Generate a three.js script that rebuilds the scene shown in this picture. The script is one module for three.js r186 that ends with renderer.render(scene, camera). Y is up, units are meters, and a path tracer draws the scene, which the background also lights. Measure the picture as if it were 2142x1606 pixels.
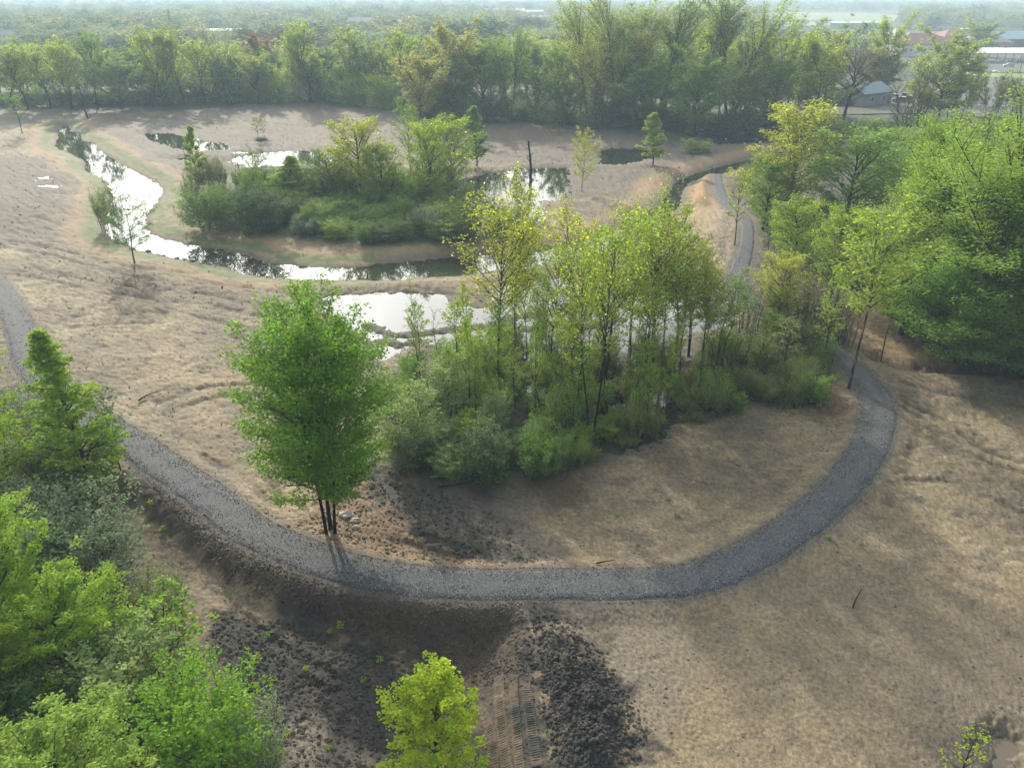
import * as THREE from 'three';
import { createNoise2D } from 'simplex-noise';
import { mergeGeometries } from 'three/addons/utils/BufferGeometryUtils.js';
import { RoundedBoxGeometry } from 'three/addons/geometries/RoundedBoxGeometry.js';

// ------------------------------------------------------------------ camera, sky, sun, exposure, haze
const EYE = 30, PITCH = 26.3 * Math.PI / 180, FPX = 1646, CU = 1071, CV = 803;
const scene = new THREE.Scene();
const camera = new THREE.PerspectiveCamera(52, 2142 / 1606, 0.5, 20000);
camera.position.set(0, EYE, 0);
camera.rotation.set(-PITCH, 0, 0);
const SUN = new THREE.Vector3(-0.345, 0.407, -0.846).normalize();
const mulberry = (a) => () => { a = (a + 0x6d2b79f5) | 0; let t = Math.imul(a ^ (a >>> 15), 1 | a); t = (t + Math.imul(t ^ (t >>> 7), 61 | t)) ^ t; return ((t ^ (t >>> 14)) >>> 0) / 4294967296; };
const noise = createNoise2D(mulberry(7)), noiseB = createNoise2D(mulberry(19));
const lerp = (a, b, t) => a + (b - a) * t, clamp = (x, a, b) => Math.min(b, Math.max(a, x));
const smooth = (x, a, b) => { const t = clamp((x - a) / (b - a), 0, 1); return t * t * (3 - 2 * t); };
const fbm = (x, y, o = 4) => { let s = 0, a = 0.5; for (let i = 0; i < o; i++) { s += a * noise(x, y); x = x * 2.03 + 11.3; y = y * 2.03 - 7.1; a *= 0.5; } return s; };

{ // one thin-veiled afternoon sky, brightest round the sun
  const W = 1024, Hh = 512, data = new Float32Array(W * Hh * 4);
  for (let j = 0; j < Hh; j++) {
    const up = ((j + 0.5) / Hh - 0.5) * Math.PI, y = Math.sin(up);
    for (let i = 0; i < W; i++) {
      const a = ((i + 0.5) / W - 0.5) * 2 * Math.PI, x = Math.cos(a) * Math.cos(up), z = Math.sin(a) * Math.cos(up);
      const g = Math.acos(clamp(x * SUN.x + y * SUN.y + z * SUN.z, -1, 1)), o = (j * W + i) * 4;
      const yy = Math.max(y, 0), f = Math.exp(-yy * 2.2);
      const glow = 9.0 * Math.exp(-g / 0.16) + 5.2 * Math.exp(-g / 0.55);
      const k = 1 / (yy + 0.22), cloud = fbm(x * k * 1.3 + 3, z * k * 1.3, 5), c = smooth(cloud, -0.18, 0.3);
      const mod = lerp(0.72, 1.22, c);
      const lo = y < 0 ? 0.35 : 1;
      data[o] = (lerp(0.1, 0.5, f) + glow * 1.0) * mod * lo;
      data[o + 1] = (lerp(0.16, 0.58, f) + glow * 0.97) * mod * lo;
      data[o + 2] = (lerp(0.27, 0.66, f) + glow * 0.9) * mod * lo;
      data[o + 3] = 1;
    }
  }
  const t = new THREE.DataTexture(data, W, Hh, THREE.RGBAFormat, THREE.FloatType);
  t.mapping = THREE.EquirectangularReflectionMapping; t.magFilter = THREE.LinearFilter; t.needsUpdate = true;
  scene.background = t; scene.environment = t;
}
const sun = new THREE.DirectionalLight(new THREE.Color(1, 0.91, 0.72), 5);
sun.position.copy(SUN).multiplyScalar(400); sun.castShadow = true; sun.shadow.radius = 1.6;
sun.shadow.mapSize.set(4096, 4096);
Object.assign(sun.shadow.camera, { left: -300, right: 300, top: 300, bottom: -300, near: 1, far: 1200 });
scene.add(sun, sun.target);
scene.fog = new THREE.FogExp2(new THREE.Color(0.66, 0.86, 1.0), 0.0005);
const renderer = new THREE.WebGLRenderer({ antialias: true });
renderer.toneMapping = THREE.LinearToneMapping; renderer.toneMappingExposure = 1.34;
renderer.shadowMap.enabled = true;

// ------------------------------------------------------------------ helpers
const SP = Math.sin(PITCH), CP = Math.cos(PITCH);
// a sight line of the survey: the point of the plane y = level under the photograph's point (u, v)
function G(u, v, y = 0) {
  const a = (u - CU) / FPX, b = (v - CV) / FPX, dy = -SP - b * CP, dz = -CP + b * SP, t = (y - EYE) / dy;
  return [a * t, dz * t];
}
const poly = (list, y = 0) => list.map(([u, v]) => G(u, v, y));
const counts = {};
const numbered = (n) => { const k = counts[n] = (counts[n] ?? -1) + 1; return k ? n + '_' + String(k).padStart(3, '0') : n; };
function tag(o, label, category, group, kind) {
  o.userData = {};
  if (label) o.userData.label = label;
  if (category) o.userData.category = category;
  if (group) o.userData.group = group;
  if (kind) o.userData.kind = kind;
  return o;
}
function shade(o) { o.traverse((m) => { if (m.isMesh) { m.castShadow = true; m.receiveShadow = true; } }); return o; }
function mesh(name, geo, mat, parent) { const m = new THREE.Mesh(geo, mat); m.name = parent ? name : numbered(name); m.castShadow = m.receiveShadow = true; (parent ?? scene).add(m); return m; }
function thing(name, x, y, z, turn, label, category, group) { const g = new THREE.Group(); g.name = numbered(name); g.position.set(x, y, z); g.rotation.y = turn; tag(g, label, category, group); scene.add(g); return g; }
const std = (r, g, b, rough = 0.9, more = {}) => new THREE.MeshStandardMaterial({ color: new THREE.Color().setRGB(r, g, b), roughness: rough, ...more });

class Shape2 { // a polygon on the ground with its bounds and a signed distance (negative inside)
  constructor(pts) {
    this.p = pts; this.x0 = this.z0 = 1e9; this.x1 = this.z1 = -1e9;
    for (const [x, z] of pts) { this.x0 = Math.min(this.x0, x); this.x1 = Math.max(this.x1, x); this.z0 = Math.min(this.z0, z); this.z1 = Math.max(this.z1, z); }
  }
  near(x, z, m) { return x > this.x0 - m && x < this.x1 + m && z > this.z0 - m && z < this.z1 + m; }
  dist(x, z) {
    const p = this.p, n = p.length; let d = 1e12, inside = false;
    for (let i = 0, j = n - 1; i < n; j = i++) {
      const ax = p[j][0], az = p[j][1], ex = p[i][0] - ax, ez = p[i][1] - az, wx = x - ax, wz = z - az;
      const t = clamp((wx * ex + wz * ez) / (ex * ex + ez * ez + 1e-9), 0, 1), dx = wx - ex * t, dz = wz - ez * t;
      d = Math.min(d, dx * dx + dz * dz);
      if ((p[i][1] > z) !== (az > z) && x < (p[j][0] - p[i][0]) * (z - p[i][1]) / (az - p[i][1]) + p[i][0]) inside = !inside;
    }
    return inside ? -Math.sqrt(d) : Math.sqrt(d);
  }
}
class Line2 extends Shape2 {
  dist(x, z) {
    const p = this.p; let d = 1e12;
    for (let i = 1; i < p.length; i++) {
      const ax = p[i - 1][0], az = p[i - 1][1], ex = p[i][0] - ax, ez = p[i][1] - az, wx = x - ax, wz = z - az;
      const t = clamp((wx * ex + wz * ez) / (ex * ex + ez * ez + 1e-9), 0, 1), dx = wx - ex * t, dz = wz - ez * t;
      const q = dx * dx + dz * dz; if (q < d) d = q;
    }
    return Math.sqrt(d);
  }
}
const spline = (pts, step) => {
  const c = new THREE.CatmullRomCurve3(pts.map(([x, z]) => new THREE.Vector3(x, 0, z)), false, 'centripetal');
  return c.getSpacedPoints(Math.ceil(c.getLength() / step)).map((q) => [q.x, q.z]);
};

// ------------------------------------------------------------------ the lie of the land
const WS = -0.75, WW = -0.3;
const waters = [
  { name: 'stream', wl: WS, bw: 4.2, deep: 0.6, rag: 0.35, px: [[119, 262], [140, 261], [146, 275], [167, 279], [172, 295], [198, 300], [206, 313], [231, 327], [254, 344], [282, 360], [304, 372], [329, 386], [340, 402], [326, 422], [312, 439], [304, 456], [301, 478], [318, 492], [340, 500], [388, 512], [424, 517], [472, 524], [517, 534], [556, 549], [598, 555], [679, 560], [744, 560], [808, 551], [914, 542], [976, 536], [1071, 532], [1130, 527], [1186, 517], [1250, 498], [1320, 470], [1380, 430], [1404, 400], [1411, 386], [1426, 374], [1468, 360], [1502, 350], [1540, 341], [1600, 328], [1645, 316], [1720, 302], [1722, 316], [1645, 328], [1570, 346], [1524, 358], [1496, 368], [1468, 372], [1440, 382], [1428, 400], [1424, 425], [1400, 455], [1335, 497], [1255, 526], [1172, 549], [1116, 555], [1060, 560], [1001, 573], [956, 578], [909, 580], [830, 586], [710, 586], [679, 585], [584, 582], [528, 576], [492, 568], [466, 557], [402, 544], [360, 538], [318, 529], [282, 521], [251, 510], [226, 495], [222, 472], [231, 436], [238, 405], [226, 379], [203, 367], [181, 359], [175, 336], [150, 322], [126, 315], [114, 305], [122, 285]] },
  { name: 'wetland_pond', wl: WW, bw: 2.4, deep: 0.35, rag: 0.5, px: [[680, 622], [741, 617], [800, 613], [884, 615], [934, 619], [948, 638], [993, 648], [1036, 640], [1038, 605], [1077, 592], [1144, 584], [1250, 588], [1380, 608], [1440, 618], [1500, 636], [1522, 668], [1515, 690], [1450, 692], [1405, 720], [1398, 800], [1410, 880], [1385, 915], [1300, 945], [1258, 945], [1225, 900], [1150, 870], [1090, 810], [1000, 752], [900, 716], [850, 722], [835, 738], [805, 748], [790, 735], [770, 700], [740, 690], [690, 650]] },
  { name: 'far_pond', wl: -0.25, bw: 3, deep: 0.3, rag: 0.6, px: [[290, 280], [328, 279], [361, 281], [375, 286], [398, 291], [437, 297], [476, 306], [473, 312], [437, 316], [384, 314], [364, 308], [328, 297]] },
  { name: 'far_pond', wl: -0.25, bw: 3, deep: 0.3, rag: 0.6, px: [[484, 335], [518, 325], [560, 320], [632, 317], [690, 322], [700, 340], [610, 345], [515, 349]] },
  { name: 'far_pond', wl: -0.2, bw: 2, deep: 0.2, rag: 0.5, px: [[335, 333], [398, 329], [420, 331], [392, 335]] },
  { name: 'far_pond', wl: -0.35, bw: 3, deep: 0.4, rag: 0.5, px: [[880, 395], [1000, 368], [1098, 353], [1185, 352], [1189, 380], [1186, 415], [1171, 419], [1129, 418], [1121, 430], [1136, 447], [1122, 466], [1062, 463], [1000, 462], [885, 432]] },
  { name: 'far_pond', wl: -0.45, bw: 3.4, deep: 0.4, rag: 0.5, px: [[1256, 326], [1264, 313], [1300, 310], [1350, 314], [1366, 324], [1342, 336], [1286, 345], [1257, 343]] },
  { name: 'far_pond', wl: -0.6, bw: 4, deep: 0.4, rag: 0.4, px: [[1486, 296], [1520, 289], [1600, 288], [1680, 291], [1680, 297], [1597, 299], [1500, 301]] },
  { name: 'puddle', wl: -0.12, bw: 1.2, deep: 0.15, rag: 0.5, px: [[92, 388], [106, 384], [112, 390], [104, 396]] },
  { name: 'puddle', wl: -0.12, bw: 1.2, deep: 0.15, rag: 0.5, px: [[84, 372], [96, 370], [99, 374], [88, 376]] },
  { name: 'puddle', wl: -0.14, bw: 1, deep: 0.12, rag: 0.3, px: [[480, 316], [515, 319], [517, 323], [484, 320]] },
  { name: 'puddle', wl: -0.3, bw: 1.0, deep: 0.12, rag: 0.3, px: [[2076, 1552], [2108, 1540], [2126, 1552], [2120, 1580], [2116, 1606], [2076, 1616], [2064, 1580]] },
];
for (const w of waters) w.s = new Shape2(poly(w.px, w.wl));
const bars = [
  [[772, 682], [819, 702], [870, 700], [948, 688], [1010, 683], [1060, 677]], [[800, 715], [835, 722], [880, 715]], [[1066, 666], [1110, 659], [1173, 647]], [[1106, 690], [1164, 676]], [[1304, 620], [1369, 603]],
  [[1430, 664], [1510, 655]], [[1200, 690], [1290, 668]], [[1185, 640], [1240, 632]], [[1425, 642], [1500, 640]],
].map((l) => new Line2(poly(l, WW)));
const PATHW = 1.38;
const pathLine = spline(poly([[-190, 470], [-60, 540], [0, 612], [26, 655], [46, 700], [60, 745], [90, 800], [150, 852], [220, 895], [275, 928], [345, 978], [430, 1037], [525, 1112], [620, 1154], [720, 1190], [850, 1214], [1000, 1224], [1150, 1223], [1320, 1223], [1440, 1214], [1555, 1172], [1645, 1120], [1730, 1052], [1798, 975], [1832, 905], [1840, 862], [1822, 810], [1775, 757], [1718, 712], [1650, 672], [1590, 642], [1553, 611], [1545, 574], [1557, 536], [1564, 499], [1560, 461], [1541, 439], [1510, 409], [1501, 374], [1500, 366]], 0.3), 0.8);
const pathS = new Line2(pathLine);
const lowland = new Shape2(poly([[268, 962], [345, 1020], [425, 1092], [530, 1162], [640, 1208], [740, 1238], [900, 1262], [1080, 1268], [1102, 1300], [1108, 1450], [1150, 1640], [1150, 1900], [-400, 1900], [-300, 1300], [40, 1030], [200, 975]]));
const pile = new Shape2(poly([[1118, 1300], [1195, 1305], [1255, 1380], [1300, 1450], [1345, 1530], [1310, 1625], [1190, 1640], [1150, 1520], [1122, 1440]]));
const mound = new Shape2(poly([[1428, 398], [1450, 384], [1490, 380], [1492, 410], [1470, 424], [1432, 424]]));
const ditch = new Line2(poly([[1840, 748], [1900, 768], [1990, 770], [2080, 772], [2200, 780]]));
const grove = new Shape2(poly([[795, 800], [900, 700], [1000, 690], [1250, 680], [1500, 690], [1600, 640], [1700, 680], [1745, 770], [1700, 845], [1560, 850], [1420, 880], [1290, 950], [1180, 985], [1000, 1010], [860, 1010], [805, 960]]));
const island = new Shape2(poly([[370, 470], [365, 400], [420, 365], [520, 375], [640, 340], [800, 370], [920, 410], [1090, 440], [1110, 500], [920, 512], [760, 515], [560, 495], [440, 482]]));
const rightwood = new Shape2(poly([[1590, 600], [1600, 480], [1540, 420], [1530, 360], [1620, 330], [1800, 310], [2300, 300], [2500, 820], [2142, 765], [1990, 762], [1900, 720], [1850, 660], [1700, 560]]));
const leftwood = new Shape2(poly([[-300, 780], [40, 800], [110, 850], [230, 960], [300, 1060], [330, 1160], [400, 1250], [480, 1380], [580, 1480], [620, 1700], [-500, 1900]]));
const woodEdge = new Shape2(poly([[-900, 230], [0, 226], [150, 230], [300, 233], [500, 224], [640, 217], [760, 227], [830, 242], [900, 257], [1100, 257], [1300, 267], [1450, 284], [1600, 288], [1750, 290], [1900, 290], [2100, 290], [3000, 290], [3000, 100], [-900, 100]]));

const ruts = [
  [[0, 500], [120, 520], [300, 560], [480, 575], [640, 600]], [[0, 516], [120, 537], [300, 578], [480, 594], [640, 618]], [[60, 560], [220, 590], [420, 610], [600, 650]], [[60, 578], [220, 610], [420, 632], [600, 672]],
  [[150, 660], [320, 650], [520, 690], [640, 760]], [[150, 684], [320, 674], [500, 712], [620, 786]], [[330, 840], [420, 810], [540, 800]], [[345, 862], [435, 832], [545, 822]], [[130, 470], [60, 450], [0, 446]], [[120, 486], [50, 466], [-20, 460]],
  [[700, 275], [850, 292], [1000, 300], [1120, 320], [1200, 345]], [[690, 285], [850, 303], [1000, 312], [1100, 330], [1190, 360]], [[480, 250], [620, 262], [780, 262]], [[300, 240], [480, 262], [640, 280]],
  [[1870, 850], [1960, 890], [2050, 960], [2142, 990]], [[1878, 838], [1975, 880], [2070, 945], [2160, 975]], [[1890, 800], [2000, 830], [2142, 850]], [[1900, 1000], [2000, 1010], [2142, 1070]],
  [[560, 1000], [600, 1060], [640, 1100]], [[420, 950], [520, 1010], [600, 1080]], [[820, 1100], [920, 1130], [1060, 1160]], [[800, 1120], [910, 1150], [1040, 1176]], [[470, 1230], [600, 1330], [700, 1380]], [[440, 1250], [580, 1360], [690, 1410]],
].map((l) => new Line2(spline(poly(l), 1.2)));
const rutAt = (x, z) => { let m = 0; for (const l of ruts) if (l.near(x, z, 0.8)) { const d = l.dist(x, z) + 0.16 * noise(x * 1.1, z * 1.1), w = 0.2 + 0.002 * -z; m = Math.max(m, (1 - smooth(d, w * 0.6, w * 1.5)) * smooth(noiseB(x * 0.16, z * 0.16), -0.6, 0.1)); } return m; };
const near01 = (x, z) => -z < 190 && Math.abs(x) < 150;
let waterD = 0, waterN = 0; // left behind by H() for the colouring
function H(x, z, fine = true) {
  const r = Math.hypot(x, z);
  let h = r < 600 ? 0.24 * noise(x / 38, z / 38) + 0.07 * noise(x / 8, z / 8) : 0;
  const base0 = h;
  if (lowland.near(x, z, 1)) { const d = lowland.dist(x, z); if (d < 0) h -= 1.25 * smooth(-d, 0, 3.2); }
  if (pile.near(x, z, 1)) { const d = pile.dist(x, z); if (d < 0.4) { const s = smooth(-d, -0.4, 1.5); h += s * (0.4 + 0.22 * noise(x * 0.7, z * 0.7) + 0.13 * Math.abs(noise(x * 3.1, z * 3.1)) + 0.12 * Math.abs(noiseB(x * 1.9, z * 1.9)) + 0.08 * noise(x * 4.3, z * 4.3)); } }
  if (mound.near(x, z, 4)) { const d = mound.dist(x, z); if (d < 3) h += 0.9 * smooth(-d, -3, 1.6); }
  if (ditch.near(x, z, 3)) { const d = ditch.dist(x, z); if (d < 2) h -= 0.6 * smooth(-d, -1.8, -0.2); }
  waterD = 1e3; waterN = -1;
  for (let i = 0; i < waters.length; i++) {
    const w = waters[i];
    if (!w.s.near(x, z, w.bw + 6)) continue;
    let d = w.s.dist(x, z);
    if (fine) d += w.rag * (noise(x * 0.55, z * 0.55) + 0.5 * noise(x * 1.7, z * 1.7));
    if (d < waterD) { waterD = d; waterN = i; }
    if (d < w.bw) {
      if (d > 0) h = lerp(w.wl, h, smooth(d, -0.15 * w.bw, w.bw));
      else h = w.wl - Math.min(w.deep, 0.04 - d * 0.3);
      if (i === 1 && d <= 0) {
        let b = -1;
        for (const l of bars) if (l.near(x, z, 3)) b = Math.max(b, 0.2 - l.dist(x, z) * 0.24 + 0.1 * noise(x * 1.3, z * 1.3));
        if (grove.near(x, z, 0)) { const g = -grove.dist(x, z); if (g > 0) b = Math.max(b, smooth(g, 0, 4) * (-0.02 + 0.22 * fbm(x / 5, z / 5, 4)) - 0.3 * (1 - smooth(g, 0, 4))); }
        if (b > -0.9) h = Math.max(h, w.wl + b);
      }
    }
  }
  if (fine && r < 250) { const q = rutAt(x, z); if (q) h -= 0.13 * q; }
  if (pathS.near(x, z, 4)) { const d = pathS.dist(x, z); if (d < 3.4) h = lerp(h, 0.3, smooth(-d, -3.2, -1.45)); }
  return h;
}
// a ground point under the photograph's (u, v) on the land as it lies
function onLand(u, v) { let y = 0, p; for (let i = 0; i < 3; i++) { p = G(u, v, y); y = H(p[0], p[1]); } return [p[0], y, p[1]]; }
const depthOf = (x, y, z) => -(y - EYE) * SP - z * CP;
function heightTo(z, vTop) { const k = (CV - vTop) / FPX; return EYE + -z * (k * CP - SP) / (CP + k * SP); }

// ------------------------------------------------------------------ soil colours (dry albedo of each kind of ground; two lower right zones also carry painted shade)
const TAN = [0.2, 0.154, 0.09], PALE = [0.285, 0.225, 0.137], GREYTAN = [0.112, 0.088, 0.058];
const zone = (px, c, soft = 2, rag = 1.5, strong = 1, rough = 0) => ({ s: new Shape2(poly(px)), c, soft, rag, strong, rough });
const zones = [
  zone([[-200, 225], [300, 228], [640, 212], [830, 236], [1100, 250], [1500, 280], [1560, 330], [1420, 380], [1180, 420], [1080, 350], [700, 330], [380, 380], [300, 330], [200, 290], [130, 255], [-200, 262]], [0.115, 0.088, 0.068], 6, 5, 0.85, 1.2),
  zone([[280, 270], [420, 265], [620, 290], [640, 360], [480, 400], [380, 350], [300, 300]], [0.095, 0.074, 0.058], 6, 6, 0.75, 1.3),
  zone([[-200, 330], [60, 328], [130, 365], [168, 402], [150, 440], [120, 480], [60, 520], [-200, 500]], [0.1, 0.079, 0.06], 4, 4, 0.85, 1.4),
  zone([[60, 520], [250, 530], [430, 580], [640, 600], [600, 640], [420, 640], [250, 600], [80, 570]], [0.13, 0.1, 0.072], 3, 4, 0.6, 1.5),
  zone([[640, 590], [960, 585], [1000, 640], [940, 625], [700, 615]], [0.16, 0.118, 0.075], 1.5, 1, 0.8, 1),
  zone([[1440, 300], [1620, 300], [1640, 330], [1480, 350], [1400, 380], [1380, 350]], [0.14, 0.108, 0.078], 3, 2, 0.6, 0.7),
  zone([[1425, 430], [1425, 398], [1450, 382], [1492, 382], [1494, 412], [1470, 424], [1440, 445]], [0.36, 0.155, 0.07], 1.2, 0.8, 0.95, 0.6),
  zone([[1335, 380], [1390, 376], [1400, 392], [1350, 398]], [0.33, 0.16, 0.08], 1.5, 1.2, 0.8, 0.6),
  zone([[1420, 430], [1500, 418], [1540, 500], [1520, 560], [1430, 560]], [0.37, 0.27, 0.165], 3, 2, 0.7, 0.7),
  zone([[1500, 375], [1530, 425], [1535, 500], [1515, 545], [1500, 520], [1520, 450], [1490, 400]], [0.13, 0.105, 0.08], 1.5, 1.2, 0.8, 1),
  zone([[1585, 470], [1640, 520], [1700, 640], [1690, 690], [1600, 655], [1575, 600], [1580, 540]], [0.15, 0.118, 0.085], 1.5, 1.5, 0.85, 1.2),
  zone([[1770, 650], [1850, 650], [1960, 715], [2000, 760], [1880, 768], [1800, 720]], [0.27, 0.18, 0.095], 2, 1.5, 0.85, 0.6),
  zone([[1830, 742], [1900, 762], [2000, 766], [2240, 772], [2240, 800], [1990, 778], [1890, 776]], [0.07, 0.045, 0.03], 0.8, 0.5, 0.9, 0.8),
  zone([[265, 952], [345, 1012], [425, 1085], [530, 1156], [640, 1200], [740, 1230], [900, 1252], [1095, 1258], [1105, 1440], [960, 1440], [880, 1350], [760, 1318], [600, 1270], [480, 1205], [390, 1130], [310, 1060]], [0.052, 0.037, 0.026], 0.5, 0.5, 0.95, 0.9),
  zone([[390, 1150], [480, 1210], [600, 1270], [560, 1300], [480, 1270], [400, 1220]], [0.26, 0.2, 0.135], 1, 0.9, 0.75, 0.8),
  zone([[440, 1250], [600, 1270], [760, 1320], [890, 1350], [880, 1450], [830, 1580], [700, 1510], [560, 1440], [460, 1370]], [0.027, 0.024, 0.022], 1.4, 1.7, 0.95, 1.5),
  zone([[520, 1440], [700, 1500], [850, 1580], [850, 1800], [560, 1800]], [0.17, 0.145, 0.12], 1.2, 1, 0.85, 1.2),
  zone([[860, 1350], [960, 1430], [1108, 1435], [1160, 1660], [960, 1700], [960, 1500]], [0.07, 0.051, 0.035], 0.9, 0.8, 0.95, 0.8),
  zone([[1115, 1252], [1330, 1256], [1410, 1290], [1440, 1400], [1390, 1530], [1320, 1520], [1250, 1370], [1180, 1295], [1112, 1300]], [0.17, 0.148, 0.12], 0.8, 0.9, 0.8, 1.2),
  zone([[1100, 1285], [1200, 1300], [1262, 1380], [1305, 1450], [1350, 1530], [1315, 1630], [1175, 1660], [1140, 1520], [1108, 1440]], [0.022, 0.021, 0.021], 1.0, 1.7, 0.97, 1),
  zone([[790, 960], [900, 1000], [1000, 1040], [1060, 1100], [1090, 1180], [960, 1185], [830, 1130], [760, 1060]], [0.042, 0.037, 0.032], 1.4, 1.6, 0.93, 1.4),
  zone([[960, 1040], [1080, 1060], [1180, 1180], [1080, 1185], [1040, 1100]], [0.13, 0.11, 0.09], 1.2, 1, 0.7, 1),
  zone([[600, 1105], [720, 1000], [800, 1070], [900, 1150], [1080, 1190], [880, 1186], [740, 1155]], [0.2, 0.13, 0.075], 0.8, 0.9, 0.85, 1.4),
  zone([[290, 900], [420, 975], [560, 1080], [620, 1115], [560, 1110], [440, 1020], [300, 930]], [0.17, 0.125, 0.085], 0.6, 0.7, 0.75, 1.5),
  zone([[1110, 998], [1190, 975], [1220, 1040], [1150, 1062]], [0.1, 0.062, 0.036], 0.9, 0.8, 0.85, 0.8),
  zone([[1690, 840], [1760, 820], [1780, 850], [1720, 870]], [0.17, 0.1, 0.055], 1, 1, 0.7, 0.5),
  zone([[1240, 1330], [1700, 1190], [1900, 1250], [2142, 1350], [2200, 1700], [1500, 1700]], [0.2, 0.158, 0.1], 4, 3, 0.5, 0.4),  // wide lower right soil patch, partial shade painted into its colour
  zone([[1640, 1290], [1830, 1230], [2060, 1290], [2142, 1420], [2150, 1500], [1950, 1560], [1800, 1450]], [0.12, 0.096, 0.066], 3, 2.5, 0.6, 0.5),  // darker patch within it: shade of trees and cloud painted over the soil tone
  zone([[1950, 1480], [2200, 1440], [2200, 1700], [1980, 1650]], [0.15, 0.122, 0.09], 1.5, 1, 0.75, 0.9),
];
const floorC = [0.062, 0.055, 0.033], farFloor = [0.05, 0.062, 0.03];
const out3 = [0, 0, 0];
let roughAt = 0;
function soil(x, z, h) { // colour of the ground at a place; H(x, z) has just been called for it
  const r = Math.hypot(x, z), wd = waterD, wn = waterN, c = out3;
  const a = fbm(x / 14, z / 14, 3), b = noiseB(x / 2.6, z / 2.6 * 1.4), e = noise(x * 0.9, z * 1.7);
  const pt = clamp(0.5 + a * 0.9 + b * 0.22 + e * 0.16, 0, 1);
  for (let k = 0; k < 3; k++) c[k] = pt < 0.5 ? lerp(GREYTAN[k], TAN[k], pt * 2) : lerp(TAN[k], PALE[k], pt * 2 - 1);
  roughAt = 0.55;
  const mix = (q, m) => { c[0] = lerp(c[0], q[0], m); c[1] = lerp(c[1], q[1], m); c[2] = lerp(c[2], q[2], m); };
  // patches of bare dark mud, clods and tyre scars showing through the straw
  if (r < 300) {
    const s = smooth(fbm(x / 6 + 40, z / 4 - 9, 4), 0.16, 0.42) * 0.6;
    mix([0.11, 0.092, 0.073], s); roughAt = lerp(roughAt, 1.3, s);
    const sw = 3 * noise(x / 17, z / 17), mid = smooth(r, 32, 60) * smooth(fbm(x / 24, z / 24, 2), -0.45, 0.1);
    const st = noise(x * 0.3 + 9, (z + sw) * 1.3) + 0.5 * noiseB(x * 0.85, (z + sw) * 2.3), s2 = noiseB(x * 0.55 - 4, (z - sw) * 1.9) + 0.5 * noise(x * 1.5, z * 2.6);
    mix([0.085, 0.068, 0.05], mid * 0.85 * Math.max(smooth(st, 0.42, 0.8), smooth(s2, 0.55, 0.95)));
    mix([0.34, 0.28, 0.165], mid * 0.35 * smooth(-s2, 0.35, 0.9));
    const g = noiseB(x * 3.1, z * 3.1) + 0.6 * noise(x * 6.7, z * 6.7);
    if (r < 110) { const t = 1 + 0.2 * g; c[0] *= t; c[1] *= t; c[2] *= t; mix([0.12, 0.1, 0.075], 0.6 * smooth(g, 0.75, 1.15)); }
  }
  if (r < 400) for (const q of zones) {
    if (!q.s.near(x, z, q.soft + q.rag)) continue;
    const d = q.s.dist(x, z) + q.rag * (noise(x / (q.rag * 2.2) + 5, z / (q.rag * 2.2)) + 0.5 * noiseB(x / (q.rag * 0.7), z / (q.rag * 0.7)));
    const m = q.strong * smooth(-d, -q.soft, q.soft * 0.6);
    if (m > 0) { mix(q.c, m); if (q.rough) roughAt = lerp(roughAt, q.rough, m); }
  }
  if (r < 250) { const q = rutAt(x, z); if (q) mix([c[0] * 0.45, c[1] * 0.43, c[2] * 0.42], q * 0.9); }
  if (r < 120) { const t = 1 + 0.24 * noise(x * 2.3 + 7, z * 2.9) + 0.2 * noiseB(x * 5.2, z * 5.2); c[0] *= t; c[1] *= t; c[2] *= t; }
  if (wn >= 0) {
    const kind = waters[wn].name;
    if (kind === 'stream') {
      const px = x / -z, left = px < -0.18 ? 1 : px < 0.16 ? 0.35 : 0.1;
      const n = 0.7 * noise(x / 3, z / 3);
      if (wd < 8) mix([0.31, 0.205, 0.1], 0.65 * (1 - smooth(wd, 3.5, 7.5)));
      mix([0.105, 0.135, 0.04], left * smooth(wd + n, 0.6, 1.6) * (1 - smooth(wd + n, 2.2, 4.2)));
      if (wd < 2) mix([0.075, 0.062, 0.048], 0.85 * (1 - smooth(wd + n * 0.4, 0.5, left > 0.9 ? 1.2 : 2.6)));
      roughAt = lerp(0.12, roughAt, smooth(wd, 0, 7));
    } else {
      mix([0.1, 0.084, 0.066], 0.8 * (1 - smooth(wd + 0.5 * noise(x, z), 0.1, kind === 'puddle' ? 0.35 : 1.8)));
      if (wd < 0) { mix([0.055, 0.047, 0.036], 0.9); roughAt = 0.35; }
    }
  }
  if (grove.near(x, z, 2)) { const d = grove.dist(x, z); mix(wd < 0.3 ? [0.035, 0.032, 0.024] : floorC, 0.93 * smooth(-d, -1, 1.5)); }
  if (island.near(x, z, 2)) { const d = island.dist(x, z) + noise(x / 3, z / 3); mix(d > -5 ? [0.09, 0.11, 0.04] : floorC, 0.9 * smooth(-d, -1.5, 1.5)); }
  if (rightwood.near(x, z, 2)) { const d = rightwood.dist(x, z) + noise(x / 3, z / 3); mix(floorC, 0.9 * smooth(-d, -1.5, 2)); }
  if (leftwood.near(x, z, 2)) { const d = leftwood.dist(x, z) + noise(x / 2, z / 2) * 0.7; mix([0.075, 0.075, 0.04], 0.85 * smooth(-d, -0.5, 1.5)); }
  if (r > 200) { const d = r > 520 ? -50 : woodEdge.dist(x, z) + 3 * noise(x / 12, z / 12); mix(farFloor, 0.95 * smooth(-d, -1, 4)); }
  if (pathS.near(x, z, 4)) { const d = pathS.dist(x, z) + 0.25 * noise(x * 1.4, z * 1.4); mix([0.1, 0.085, 0.07], 0.75 * (1 - smooth(d, 1.35, 2.2))); }
  return c;
}

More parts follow.
